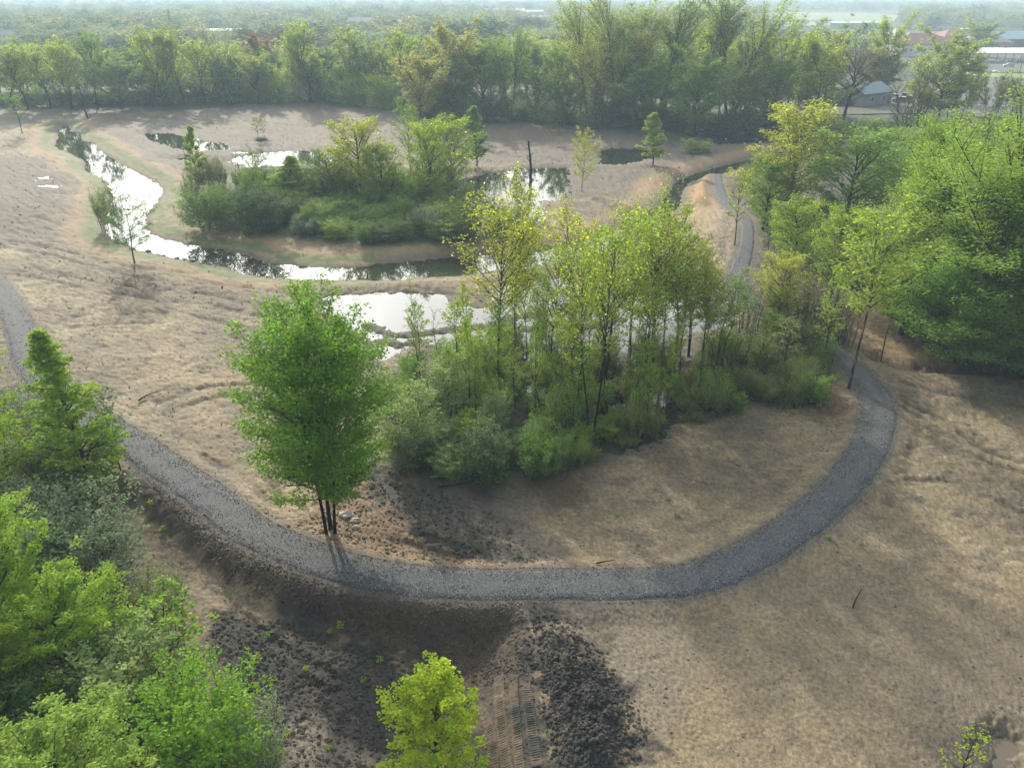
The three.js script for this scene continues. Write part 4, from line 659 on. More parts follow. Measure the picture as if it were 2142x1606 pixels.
fill([[1420, 860], [1480, 760], [1560, 700], [1640, 660], [1720, 720], [1740, 790], [1680, 840], [1560, 845]], 46, 0.9, 40, (at, R) => stand(R() < 0.7 ? 'thicketLeafy' : 'thicket', 'tangled_shrub', ['olive', 'mid', 'green'][Math.floor(R() * 3)], 'brown', 0, 0, 0, 0, '~tangled shrub', SH, 'tangled shrubs at the right of the grove', { at, h: 1.2 + R() * 2.2, w: 1.6 + R() * 1.4 }));
stand('poleBare', 'bare_sapling', 'olive', 'dark', 880, 820, 640, 55, 'bare grey sapling against the pond at the grove left', 'sapling');

// brush of the island
fill([[380, 440], [420, 385], [500, 385], [520, 400], [470, 460]], 12, 1.6, 36, (at, R) => stand(R() < 0.6 ? 'poleBare' : 'thicketLeafy', 'island_brush', 'olive', 'brown', 0, 0, 0, 0, '~thin grey brush', SH, 'grey brush of the island tip', { at, h: 3.5 + R() * 2.5, w: 2.6 + R() * 1.6 }));
fill([[480, 470], [560, 400], [700, 370], [850, 380], [980, 420], [1080, 440], [1090, 495], [920, 508], [760, 510], [600, 492]], 78, 2.0, 37, (at, R) => { const q = R(); stand(q < 0.35 ? 'shrubLoose' : q < 0.7 ? 'shrubFine' : 'thicketLeafy', 'island_shrub', ['silver', 'mid', 'fresh', 'mid', 'olive', 'lime'][Math.floor(R() * 6)], 'dark', 0, 0, 0, 0, '~island shrub', SH, 'undergrowth of the island', { at, h: (2.4 + R() * 2.2) * (at[2] < -118 ? 1.4 : 1), w: 3.6 + R() * 2.8 }); });
fill([[480, 440], [640, 370], [800, 370], [960, 420], [900, 470], [700, 470]], 16, 2.2, 38, (at, R) => stand(R() < 0.5 ? 'pole' : 'poleBare', 'island_sapling', 'mid', 'dark', 0, 0, 0, 0, '~thin island sapling', 'sapling', 'saplings of the island', { at, h: 5 + R() * 4, w: 2 + R() * 1.6 }));

// the wood on the right
stand('bigMaple', 'big_maple', 'bigGreen', 'brown', 2080, 760, 218, 400, 'huge bright green maple against the right edge, tallest of the right wood', T);
stand('bigMapleWide', 'big_maple', 'bigGreen', 'brown', 1935, 660, 285, 270, 'bright green maple left of the huge maple', T);
stand('bigMaple', 'big_maple', 'maple', 'brown', 2240, 800, 300, 360, 'maple cut off by the right edge below the huge maple', T);
stand('bigMapleWide', 'big_maple', 'maple', 'brown', 2000, 755, 480, 300, 'darker lower maple in front of the huge maple', T);
stand('bigMaple', 'big_maple', 'lime', 'brown', 1885, 700, 445, 200, 'yellow-green maple at the front left of the right wood', T);
stand('bigMapleWide', 'big_maple', 'bigGreen', 'brown', 1985, 560, 230, 240, 'maple behind the huge maple with its top against the car yard', T);
stand('bigMaple', 'big_maple', 'bigGreen', 'brown', 2180, 620, 220, 300, 'maple top rising behind the huge maple at the right edge', T);
stand('bigMapleWide', 'big_maple', 'green', 'brown', 2120, 775, 600, 260, 'dark lower crown beside the ditch at the right edge', T);
stand('cottonTall', 'cottonwood_tree', 'lime', 'grey', 1776, 812, 388, 190, 'tall slender pale trunked tree beside the path on the right', T);
stand('pole', 'slender_tree', 'lime', 'brown', 1724, 778, 560, 60, 'thin trunk left of the tall pale trunked tree', T);
stand('cottonTall', 'slender_tree', 'mid', 'brown', 1843, 752, 520, 95, 'slim brown trunked tree at the ditch end', T);
stand('cottonFull', 'cottonwood_tree', 'yellow', 'grey', 1645, 480, 210, 165, 'tall yellowish cottonwood with two tops at the left of the right wood', T);
stand('cottonFull', 'cottonwood_tree', 'mid', 'grey', 1596, 480, 325, 120, 'green tree at the left foot of the yellowish cottonwood', T);
stand('cottonFull', 'cottonwood_tree', 'mid', 'grey', 1765, 510, 265, 190, 'soft green tree between the yellowish cottonwood and the maples', T);
stand('cottonFull', 'cottonwood_tree', 'green', 'grey', 1830, 470, 300, 130, 'darker green tree behind the soft green one', T);
stand('cottonFull', 'round_tree', 'lime', 'brown', 1652, 585, 412, 112, 'round lime tree on a short dark trunk right of the upper path', T);
stand('cottonFull', 'round_tree', 'yellow', 'grey', 1625, 690, 528, 100, 'yellow-green bushy tree above the bare thicket', T);
stand('cottonFull', 'cottonwood_tree', 'lime', 'grey', 1735, 640, 430, 110, 'lime tree between the round tree and the tall pale trunk', T);
stand('saplingFull', 'young_tree', 'green', 'brown', 1728, 330, 284, 42, 'narrow dark green young tree by the bluish stream reach', T);
fill([[1600, 520], [1660, 470], [1760, 470], [1850, 520], [1800, 600], [1700, 600]], 18, 2.4, 41, (at, R) => stand(R() < 0.5 ? 'shrubLoose' : 'shrubFine', 'wood_shrub', R() < 0.5 ? 'mid' : 'green', 'dark', 0, 0, 0, 0, '~wood shrub', SH, 'shrubs under the right wood', { at, h: 2.5 + R() * 3, w: 3 + R() * 2.5 }));
fill([[1900, 690], [2000, 720], [2142, 745], [2300, 760], [2300, 700], [2000, 660], [1900, 640]], 22, 2.2, 42, (at, R) => stand(R() < 0.5 ? 'shrubLoose' : 'shrubFine', 'wood_shrub', R() < 0.6 ? 'deep' : 'green', 'dark', 0, 0, 0, 0, '~shaded shrub', SH, 'shaded shrubs under the maples', { at, h: 1.8 + R() * 2.4, w: 2.6 + R() * 2 }));
fill([[1560, 700], [1640, 640], [1720, 660], [1780, 700], [1770, 740], [1700, 700]], 14, 1.6, 43, (at, R) => stand('thicket', 'bare_thicket', 'olive', 'brown', 0, 0, 0, 0, '~brown brush', SH, 'brown brush beside the upper path', { at, h: 3 + R() * 2, w: 2.2 + R() * 1.4 }));
fill([[1540, 370], [1600, 350], [1640, 420], [1640, 480], [1590, 500], [1560, 440]], 12, 2.2, 44, (at, R) => stand(R() < 0.5 ? 'thicketLeafy' : 'shrubLoose', 'path_shrub', R() < 0.5 ? 'mid' : 'olive', 'dark', 0, 0, 0, 0, '~loose path shrub', SH, 'shrubs near the red mound', { at, h: 2.5 + R() * 3, w: 3 + R() * 2 }));
fill([[1800, 330], [1900, 310], [2000, 330], [1960, 420], [1850, 420]], 10, 4, 45, (at, R) => stand('cottonFull', 'wood_tree', R() < 0.5 ? 'mid' : 'green', 'grey', 0, 0, 0, 0, '~tree of the right wood', T, 'trees at the back of the right wood', { at, h: 5.5 + R() * 3, w: 5 + R() * 2 }));
for (let u = 1895; u < 2220; u += 26) stand(R9() < 0.5 ? 'farBare' : 'farFork', 'yard_tree', R9() < 0.5 ? 'olive' : 'farLime', 'brown', u + R9() * 16, 232 + R9() * 34, 128 + R9() * 50, 44 + R9() * 34, '~thin yard tree', T, 'grey trees before the car yard');
stand('bare', 'dark_tree', 'olive', 'dark', 1868, 340, 205, 90, 'dark twisted nearly bare tree beside the distant stream', T);
stand('bare', 'dark_tree', 'olive', 'dark', 1905, 330, 170, 110, 'dark leaning bare tree right of the twisted one', T);

// ------------------------------------------------------------------ the tree line behind the mud, left to right
const LINE = 'trees of the hazy line behind the mud';
const row = [ // kind, leaf, u, v, vTop, px, label
  ['farLean', 'farLime', 20, 226, 100, 85], ['farSparse', 'farLime', 58, 228, 88, 85], ['farLean', 'farLime', 105, 228, 92, 90], ['farFork', 'farLime', 150, 228, 75, 90, 'tall tree with dark forked stem over the far left stream end'], ['farSparse', 'farGreen', 205, 226, 62, 80], ['farBare', 'farLime', 180, 224, 75, 70],
  ['farFull', 'farGreen', 255, 228, 105, 110, 'dense rounded green tree in the left of the hazy tree line'], ['farLean', 'farLime', 320, 224, 52, 90, 'tall leaning pale tree above the dense green one in the tree line'], ['farFork', 'farLime', 345, 222, 66, 80], ['farSparse', 'farLime', 386, 221, 55, 70, 'narrow tall tree with a vase crown in the left tree line'], ['farSparse', 'farLime', 430, 220, 80, 70], ['farBare', 'brown', 478, 218, 50, 66, 'nearly bare dark tree standing out in the tree line'],
  ['farFull', 'farLime', 540, 217, 94, 66, 'small rounded pale tree in front of the rusty crown'], ['farRound', 'farRust', 553, 190, 58, 82, 'rusty brown crown behind the hazy tree line'], ['farFork', 'farLime', 620, 214, 60, 80], ['farSparse', 'farLime', 652, 214, 42, 80, 'tall thin tree right of the dark gabled house'], ['farSparse', 'farLime', 735, 216, 52, 80, 'tall tree in front of the dark gabled house'], ['farBare', 'farLime', 792, 222, 62, 70], ['farSparse', 'farLime', 850, 226, 58, 80],
  ['farFull', 'farYellow', 880, 262, 80, 110, 'yellowish tree leaning right at the edge of the mud'], ['farRound', 'farYellow', 955, 240, 32, 130, 'broad yellow-green crown high over the mud'], ['farFull', 'farGreen', 1010, 250, 60, 110], ['farPoplar', 'farGreen', 1066, 252, 52, 97, 'tall green column left of the big poplars'], ['farFull', 'farGreen', 1120, 254, 110, 90], ['farFull', 'farGreen', 950, 250, 100, 110], ['farFull', 'farLime', 910, 250, 110, 90],
  ['farPoplar', 'farLime', 1234, 262, -6, 143, 'first of the giant feathery poplars, left end of the giants'], ['farPoplar', 'farLime', 1300, 258, -30, 166, 'giant feathery poplar second from the left end of the giants'], ['farPoplar', 'farGreen', 1368, 258, -20, 166, 'middle giant feathery poplar with greener crown'], ['farPoplar', 'farLime', 1440, 255, -15, 179, 'giant poplar behind the tall round tree'], ['farPoplar', 'farLime', 1525, 262, -30, 204, 'giant spreading poplar at the right end of the giants'], ['farPoplar', 'farYellow', 1265, 266, 60, 153, 'yellower poplar standing before the giants'],
  ['farSparse', 'farGreen', 1165, 254, 90, 80], ['farFull', 'farGreen', 1185, 262, 150, 80],
  ['farRound', 'mid', 1340, 270, 104, 128, 'rounded tree with full crown at the edge before the giants'], ['farRound', 'mid', 1452, 290, 95, 112, 'oval dense tree nearest the mud, above the willow clump'], ['farFull', 'farGreen', 1545, 276, 110, 100], ['farFull', 'farGreen', 1610, 272, 80, 100], ['farFull', 'farLime', 1600, 250, 120, 90], ['farBare', 'farLime', 1570, 262, 60, 90],
  ['farRound', 'farLime', 1700, 268, 64, 112, 'round topped tall tree left of the russet tree'], ['farVase', 'brown', 1764, 258, 56, 120, 'tall russet fan shaped tree before the grey barn'], ['farFull', 'farGreen', 1725, 205, 30, 90], ['farRound', 'farLime', 1840, 200, 24, 90, 'yellowish crown above the russet tree'], ['farRound', 'farLime', 1960, 262, 54, 150, 'broad yellow-green tree with forked dark limbs before the red roofs'], ['farBare', 'farLime', 1920, 270, 110, 90], ['farBare', 'olive', 1880, 262, 140, 90, 'grey twiggy tree right of the grey barn'], ['farFull', 'farDark', 1835, 200, 90, 110, 'dark green tree behind the grey barn'],
  ['farBare', 'olive', 2060, 290, 165, 70], ['farBare', 'olive', 2110, 290, 150, 60], ['farFull', 'farLime', 2045, 120, 30, 90, 'green crown between the red roofs and the grey roof'], ['farFork', 'farLime', 1650, 262, 60, 100], ['farFull', 'farLime', 1560, 235, 30, 100],
];
for (const [kind, leaf, u, v, vT, px, label] of row) stand(kind, 'tall_tree', leaf, kind === 'farBare' ? 'grey' : 'brown', u, v, vT, px, label ?? (u < 860 ? '~thin line tree' : u < 1180 ? '~middle line tree' : u < 1700 ? '~poplar stand tree' : '~thin yard tree'), T, label ? null : u < 860 ? LINE : u < 1180 ? 'green trees of the middle tree line' : u < 1700 ? 'trees around the giant poplars' : 'grey trees before the car yard');
{ // second rank and undergrowth of the line
  for (let u = -50; u < 1180; u += 30) { const q = R9(); stand(q < 0.4 ? 'farFull' : q < 0.7 ? 'farFork' : 'farSparse', 'wood_tree', R9() < 0.7 ? 'farLime' : 'farGreen', 'brown', u + R9() * 20, 186 + R9() * 12, (u < 860 ? 78 : 60) + R9() * 40, 64 + R9() * 26, '~thin third rank tree', T, 'third rank of the tree line'); }
  const R = mulberry(51);
  for (let u = -60; u < 1180; u += 24) { const d = R(); if (u < 260 && (u + 60) % 48) continue; stand(d < 0.35 ? 'farSparse' : d < 0.55 ? 'farFork' : d < 0.88 ? 'farFull' : 'farLean', 'wood_tree', R() < 0.6 ? 'farLime' : 'farGreen', 'brown', u + R() * 16, 198 + R() * 16, (u < 860 ? 85 : 70) + R() * 45, 60 + R() * 24, '~thin second rank tree', T, 'second rank of the tree line'); }
  for (let u = -60; u < 900; u += 17) { const edge = u < 640 ? 228 - u * 0.016 : 217 + (u - 640) * 0.1; stand('farShrub', 'line_shrub', R() < 0.5 ? 'farGreen' : R() < 0.5 ? 'farLime' : 'farDark', 'dark', u + R() * 14, edge - 3 - R() * 7, edge - (u < 300 ? 26 : 40) - R() * (u < 300 ? 30 : 52), 34 + R() * 34, '~tree line shrub', SH, 'shrubs at the foot of the tree line'); }
  for (let u = 870; u < 1700; u += 17) { const edge = u < 1100 ? 256 : u < 1450 ? 258 + (u - 1100) * 0.07 : 286; stand('farShrub', 'line_shrub', R() < 0.55 ? 'farDark' : 'farGreen', 'dark', u + R() * 14, edge - 2 - R() * 10, edge - 30 - R() * 36, 40 + R() * 34, '~mud edge shrub', SH, 'undergrowth below the giant poplars'); }
  for (let u = 1180; u < 1680; u += 28) stand(R() < 0.6 ? 'farFull' : 'farPoplar', 'wood_tree', R() < 0.5 ? 'farGreen' : 'farLime', 'brown', u + R() * 20, 225 + R() * 20, 30 + R() * 60, 80 + R() * 30, '~tall rear tree', T, 'trees behind the giant poplars');
  for (let u = 1700; u < 2200; u += 22) stand(R() < 0.62 ? 'farShrub' : u < 1885 || R() < 0.5 ? 'farBare' : 'farFull', 'yard_shrub', R() < 0.5 ? 'farLime' : 'farGreen', 'dark', u + R() * 14, 268 + R() * 22, 236 + R() * 22, 46 + R() * 30, '~slope scrub', SH, 'scrub below the yard');
  for (let u = 1640; u < 1760; u += 30) stand('farFull', 'wood_tree', R() < 0.5 ? 'farGreen' : 'farDark', 'brown', u + R() * 16, 176 + R() * 8, 90 + R() * 20, 60, '~rear tree', T, 'trees behind the blue shed');
}

// ------------------------------------------------------------------ the hazy country beyond
{
  const R = mulberry(61);
  // trees one can still tell apart
  const far = [['crownSpread', 'farGold', 98, 90, 44, 46, 'pale golden tree far behind the left tree line'], ['crownSpread', 'farGold', 232, 92, 54, 62, 'largest golden tree in the left distance'], ['crownSpread', 'farGold', 770, 76, 38, 44, 'golden tree beyond the dark gabled house'], ['crownSpread', 'farGold', 1158, 84, 56, 42, 'golden tree left of the giant poplars'], ['conifer', 'farDark', 358, 78, 20, 22, 'dark spruce spire in the left distance'], ['conifer', 'farDark', 340, 96, 58, 26, 'lower dark spruce beside the spire'], ['conifer', 'farDark', 412, 76, 42, 22, 'dark spruce left of the long white roof'], ['conifer', 'farDark', 118, 110, 70, 34, 'dark spruce below the golden trees'], ['crownRound', 'farDark', 815, 64, 28, 52, 'dark round crown in the middle distance'], ['crownRound', 'farDark', 905, 58, 26, 40, 'dark crown right of another in the middle distance'], ['crownRound', 'farRust', 265, 66, 44, 32, 'purple-brown crown behind the golden tree'], ['crownRound', 'farRust', 1170, 92, 72, 20, 'small dark red tree below the golden tree'], ['crownSpread', 'farGreen', 690, 60, 22, 80, 'wide green crown in the middle distance'], ['crownRound', 'farDark', 35, 60, 30, 52, 'dark crown at the far left distance'], ['crownSpread', 'farGold', 705, 42, 36, 24, 'small golden crown far behind the wide green crown']];
  for (const [k, leaf, u, v, vT, px, label] of far) stand(k, 'distant_tree', leaf, 'brown', u, v, vT, px, label, T);
  const keep = (u, v) => !(u > 1590 && v < 62 && v > 24) && !(u > 1840 && v > 62 && v < 200) && !(u > 1600 && v > 160);
  for (let i = 0; i < 210; i++) {
    const u = -80 + R() * 2300, v = 52 + Math.pow(R(), 0.8) * 120;
    if (!keep(u, v) || (u > 1180 && u < 1600 && v > 140)) continue;
    const d = G(u, v)[1], q = R(), h = 8 + R() * 8;
    stand(q < 0.42 ? 'crownRound' : q < 0.8 ? 'crownOval' : q < 0.93 ? 'crownSpread' : 'conifer', 'distant_tree', q > 0.93 ? 'farDark' : ['farGreen', 'farLime', 'farDark', 'farGreen', 'farLime', 'farYellow'][Math.floor(R() * 6)], 'brown', u, v, 0, 0, '~distant tree', T, 'trees among the distant houses', { h, w: h * (0.8 + R() * 0.5) });
  }
  // the wood that reads as one mass
  const spots = [[], [], []], clear = [[12, 90, 16], [446, 76, 34], [738, 80, 14], [756, 58, 22], [1056, 28, 46], [1106, 33, 34], [1122, 46, 24], [1112, 86, 16], [300, 40, 26], [560, 34, 30], [640, 50, 20], [870, 44, 30]].map(([u, v, w]) => [...G(u, v), w]);
  for (let i = 0; i < 13000; i++) {
    const dist = 430 * Math.pow(9, R()), a = (R() * 2 - 1) * 0.85, x = dist * Math.tan(a * 0.85), z = -dist;
    const px = CU + (x / depthOf(x, 0, z)) * FPX, dp = depthOf(x, 0, z), v = CV - FPX * ((-EYE) * CP + dist * SP) / dp;
    if ((px > 1590 && px < 1885 && v > 24) || (px >= 1885 && v > 64)) continue;
    if (R() < smooth(noise(x / 160, z / 160), 0.15, 0.5) * 0.75) continue;
    if (clear.some(([hx, hz, w]) => Math.abs(x - hx * z / hz) < w && z > hz - 12 && z < hz + 0.16 * -hz + 60)) continue;
    spots[i % 3].push([x, z, 8 + R() * 8 + 5 * smooth(noiseB(x / 90, z / 90), -0.2, 0.6), R()]);
  }
  ['crownRound', 'crownOval', 'crownSpread'].forEach((k, q) => {
    const M = new THREE.Matrix4(), Q = new THREE.Quaternion(), up = V(0, 1, 0), c = new THREE.Color(), im = new THREE.InstancedMesh(K[k].crown, foliage(0.24, 0.33, 0.13, 0.55), spots[q].length);
    spots[q].forEach(([x, z, h, r], i) => { M.compose(V(x, -1.5, z), Q.setFromAxisAngle(up, r * 6.28), V(h * 1.15 / K[k].w, h / K[k].h, h * 1.15 / K[k].w)); im.setMatrixAt(i, M); const pt = noise(x / 70 + 9, z / 70), t = 0.5 + ((r * 37) % 1) * 0.75 + 0.3 * pt; im.setColorAt(i, c.setRGB(t * (0.8 + ((r * 91) % 1) * 0.6 + 0.2 * pt), t, t * (0.8 + ((r * 53) % 1) * 0.5))); });
    im.name = numbered('distant_wood'); im.castShadow = true; tag(im, 'hazy wood reaching to the horizon', null, null, 'stuff'); scene.add(im);
  });
}

// ------------------------------------------------------------------ clods, crumbs and litter on the soil
{
  const R = mulberry(91), base = new THREE.IcosahedronGeometry(0.5, 1), pa = base.attributes.position;
  for (let i = 0; i < pa.count; i++) { const x = pa.getX(i), y = pa.getY(i), z = pa.getZ(i), k = 1 + 0.32 * noise(x * 3.1 + z, y * 3.1 - z * 1.7); pa.setXYZ(i, x * k, y * k, z * k); }
  base.computeVertexNormals();
  const M = new THREE.Matrix4(), Q = new THREE.Quaternion(), E = new THREE.Euler(), col = new THREE.Color();
  const scatter = (name, label, n, pick, size, tone, own) => {
    const list = [];
    for (let t = 0; t < n * 40 && list.length < n; t++) {
      const p = pick(); if (!p) continue;
      const [x, z] = p, h = H(x, z); if (waterD < 0.2 && waterN !== 1 || pathS.near(x, z, 2) && pathS.dist(x, z) < 1.5) continue;
      if (waterN === 1 && h < WW) continue;
      const c = soil(x, z, h).slice(); if (own) for (let k = 0; k < 3; k++) c[k] = lerp(own[k], c[k], 0.2); if (R() > roughAt * 0.8) continue;
      list.push([x, h, z, c]);
    }
    const im = new THREE.InstancedMesh(base, std(1, 1, 1, 0.95), list.length);
    list.forEach(([x, y, z, c], i) => { const s = size(x, z); M.compose(V(x, y - s * 0.02, z), Q.setFromEuler(E.set(R() * 6, R() * 6, R() * 6)), V(s * (0.8 + R() * 0.5), s * (0.6 + R() * 0.4), s * (0.8 + R() * 0.4))); im.setMatrixAt(i, M); const k = tone * (0.75 + R() * 0.5); im.setColorAt(i, col.setRGB(c[0] * k, c[1] * k, c[2] * k)); });
    im.name = numbered(name); im.castShadow = im.receiveShadow = true; tag(im, label, null, null, 'stuff'); scene.add(im);
  };
  const inside = (s) => () => { const x = lerp(s.x0, s.x1, R()), z = lerp(s.z0, s.z1, R()); return s.dist(x, z) < 0 ? [x, z] : null; };
  const pileWide = new Shape2(poly([[1090, 1260], [1230, 1270], [1300, 1360], [1360, 1430], [1410, 1540], [1370, 1650], [1150, 1680], [1110, 1520], [1085, 1420]]));
  scatter('soil_clods', 'heaped black clods of wet muck beside the tracks', 4200, () => { const q = inside(pileWide)(); return q && R() < 1 - smooth(pile.dist(...q), -0.9, 0.7) ? q : null; }, () => 0.035 + Math.pow(R(), 3) * 0.24, 1, [0.024, 0.022, 0.021]);
  const black = new Shape2(poly([[440, 1250], [600, 1270], [760, 1320], [890, 1350], [880, 1450], [830, 1620], [560, 1640], [520, 1440], [420, 1300]])), muck = new Shape2(poly([[760, 1000], [990, 1040], [1180, 1180], [900, 1186], [600, 1110]])), bank = new Shape2(poly([[265, 960], [530, 1160], [900, 1255], [1100, 1262], [1108, 1440], [880, 1345], [480, 1210]]));
  scatter('soil_clods', 'black muddy clods in the hollow below the path', 3400, inside(black), () => 0.035 + Math.pow(R(), 3) * 0.2, 1, [0.03, 0.026, 0.023]);
  scatter('soil_clods', 'dark broken clods inside the path bend', 2400, inside(muck), () => 0.035 + Math.pow(R(), 3) * 0.22, 0.75);
  scatter('soil_clods', 'brown crumbs on the cut bank below the path', 5000, inside(bank), () => 0.05 + R() * R() * 0.16, 1.1);
  const wide = new Shape2(poly([[-60, 1606], [2200, 1606], [2200, 720], [-60, 560]]));
  scatter('soil_clods', 'small clods and crumbs scattered over the straw mulch', 20000, inside(wide), () => 0.035 + R() * R() * R() * 0.17, 0.85);
  const farS = new Shape2(poly([[-60, 600], [1640, 600], [1640, 300], [800, 240], [-60, 240]]));
  scatter('soil_clods', 'clods of the far mud flat', 3500, inside(farS), () => 0.1 + R() * R() * R() * 0.3, 0.9);
}

// ------------------------------------------------------------------ sheets of yard, field and lawn beyond the trees
function sheet(name, px, mat, label, lift = 0.06) {
  const p = poly(px, lift).map(([x, z]) => new THREE.Vector2(x, -z)), g = new THREE.ShapeGeometry(new THREE.Shape(p)); g.rotateX(-Math.PI / 2); g.translate(0, lift, 0);
  return tag(mesh(name, g, mat), label, null, null, 'structure');
}
const noisy = (r, g, b, amp, seed) => { const N = 128, d = new Uint8Array(N * N * 4), R = mulberry(seed); for (let i = 0; i < N * N; i++) { const k = 1 - amp * R() * (0.6 + 0.4 * Math.sin(i * 0.07)), e = (c) => Math.round(255 * Math.pow(Math.min(1, c * k), 1 / 2.2)); d[i * 4] = e(r); d[i * 4 + 1] = e(g); d[i * 4 + 2] = e(b); d[i * 4 + 3] = 255; } const t = new THREE.DataTexture(d, N, N); t.colorSpace = THREE.SRGBColorSpace; t.wrapS = t.wrapT = THREE.RepeatWrapping; t.magFilter = THREE.LinearFilter; t.repeat.set(0.05, 0.05); t.needsUpdate = true; return new THREE.MeshStandardMaterial({ map: t, roughness: 0.95 }); };
sheet('field', [[1618, 26], [1800, 26.5], [1880, 31], [1870, 45], [1700, 43], [1628, 42]], noisy(0.2, 0.25, 0.1, 0.3, 3), 'pale green crop field in the far right distance', 0.4);
sheet('lawn', [[1640, 46], [1704, 45.5], [1712, 54], [1636, 55]], noisy(0.22, 0.32, 0.08, 0.2, 4), 'bright green lawn below the pale field', 0.4);
sheet('yard', [[1570, 190], [1700, 178], [1880, 186], [1960, 200], [1940, 236], [1700, 240], [1580, 232]], noisy(0.085, 0.078, 0.062, 0.35, 5), 'grey earth yard round the barn', 0.22);
sheet('car_park', [[1930, 172], [2060, 158], [2260, 160], [2260, 250], [2050, 245], [1960, 205]], noisy(0.085, 0.085, 0.088, 0.25, 6), 'grey tarmac of the car yard', 0.24);
sheet('car_park', [[1990, 118], [2260, 112], [2260, 150], [2090, 152], [2010, 146]], noisy(0.085, 0.085, 0.088, 0.25, 7), 'tarmac in front of the long white roof', 0.24);
sheet('lawn', [[2005, 149], [2090, 153], [2260, 158], [2260, 168], [2060, 160], [2000, 156]], noisy(0.18, 0.28, 0.05, 0.25, 8), 'narrow bright grass strip across the car yard', 0.3);

// ------------------------------------------------------------------ buildings
const boxAt = (w, h, d, x, y, z) => { const g = new THREE.BoxGeometry(w, h, d); g.translate(x, y, z); return g; };
const glass = new THREE.MeshStandardMaterial({ color: new THREE.Color().setRGB(0.03, 0.035, 0.04), roughness: 0.1 }), trim = std(0.7, 0.7, 0.68, 0.7);
function gable(w, d, rise, over, th) { // a pitched roof slab, ridge along x
  const s = new THREE.Shape(), hw = d / 2 + over, k = rise / (d / 2);
  s.moveTo(-hw, -over * k); s.lineTo(0, rise); s.lineTo(hw, -over * k); s.lineTo(hw, -over * k + th); s.lineTo(0, rise + th); s.lineTo(-hw, -over * k + th);
  const g = new THREE.ExtrudeGeometry(s, { depth: w + 2 * over, bevelEnabled: false }); g.translate(0, 0, -(w / 2 + over)); g.rotateY(Math.PI / 2); return g;
}
function gableWall(w, d, h, rise) {
  const s = new THREE.Shape(); s.moveTo(-d / 2, 0); s.lineTo(d / 2, 0); s.lineTo(d / 2, h); s.lineTo(0, h + rise); s.lineTo(-d / 2, h);
  const g = new THREE.ExtrudeGeometry(s, { depth: w, bevelEnabled: false }); g.translate(0, 0, -w / 2); g.rotateY(Math.PI / 2); return g;
}
function hip(w, d, rise, over, ridge) {
  const a = w / 2 + over, b = d / 2 + over, r = ridge / 2, p = [-a, 0, b, a, 0, b, a, 0, -b, -a, 0, -b, -r, rise, 0, r, rise, 0];
  const g = new THREE.BufferGeometry(); g.setAttribute('position', new THREE.Float32BufferAttribute(p, 3)); g.setIndex([0, 1, 5, 0, 5, 4, 1, 2, 5, 2, 3, 4, 2, 4, 5, 3, 0, 4, 0, 2, 1, 0, 3, 2]);
  const n = g.toNonIndexed(); n.computeVertexNormals(); return n;
}
function window_(parent, x, y, z, w, h, side) { // side 0 faces +z, 1 faces -x
  const f = mesh('window', side ? boxAt(0.08, h + 0.2, w + 0.2, x, y, z) : boxAt(w + 0.2, h + 0.2, 0.08, x, y, z), trim, parent);
  mesh('pane', side ? boxAt(0.06, h, w, x - 0.03, y, z) : boxAt(w, h, 0.06, x, y, z + 0.03), glass, f);
}
function house(name, u, v, w, d, h, rise, turn, wallC, roofC, label, cat, wins = 3, more = {}) {
  const [x, y, z] = onLand(u, v), g = thing(name, x, y - 0.1, z, turn, label, cat);
  mesh('wall', more.hip ? boxAt(w, h, d, 0, h / 2, 0) : gableWall(w, d, h, rise), std(...wallC, 0.85), g);
  const roof = mesh('roof', more.hip ? hip(w, d, rise, 0.5, w * 0.45) : gable(w, d, rise, 0.4, 0.14), std(...roofC, 0.9), g);
  if (more.hip) roof.position.y = h + 0.01; else roof.position.y = h + 0.02;
  if (more.chimney) { mesh('chimney', boxAt(0.9, rise + 1.6, 0.9, more.chimney, h + rise * 0.6, d * 0.12), std(0.12, 0.08, 0.07), g); }
  for (let i = 0; i < wins; i++) window_(g, w * ((i + 0.5) / wins - 0.5) * 0.8, h * 0.55, d / 2 + 0.03, 1.1, 1.2, 0);
  if (more.side) window_(g, -w / 2 - 0.03, h * 0.6, 0, 1.1, 1.3, 1);
  if (more.door) { const dr = mesh('door', boxAt(1.2, 2.2, 0.1, more.door, 1.15, d / 2 + 0.04), std(0.08, 0.08, 0.09, 0.6), g); mesh('handle', boxAt(0.08, 0.1, 0.1, more.door + 0.4, 1.1, d / 2 + 0.13), trim, dr); }
  return g;
}
house('barn', 1806, 217, 15, 9, 3.7, 2.3, 0.62, [0.24, 0.245, 0.25], [0.2, 0.26, 0.3], 'grey metal barn with bluish gabled roof behind the russet tree', 'barn', 2, { door: 6, side: true });
house('shed', 1695, 219, 5.4, 3.4, 2.6, 1.2, 0.35, [0.32, 0.52, 0.6], [0.38, 0.55, 0.62], 'small light blue shed at the left of the scrap heap', 'shed', 1, { door: 1.4 });
house('house', 728, 178, 17, 10, 5.5, 5.2, 0.5, [0.07, 0.05, 0.055], [0.075, 0.06, 0.07], 'dark gabled house half hidden behind the left tree line', 'house', 4, { chimney: -6.5, side: true });
house('house', 497, 160, 11, 8, 5, 3.2, -0.3, [0.4, 0.42, 0.46], [0.24, 0.28, 0.36], 'pale grey house behind the tree line by the rusty crown', 'house', 3);
house('house', 118, 160, 12, 8, 4.6, 3.4, 0.3, [0.35, 0.38, 0.42], [0.25, 0.28, 0.33], 'bluish grey house behind the left end of the tree line', 'house', 3);
house('house', 12, 90, 14, 9, 5, 3, 0.2, [0.6, 0.62, 0.62], [0.3, 0.32, 0.36], 'small white house at the far left edge', 'house', 3);
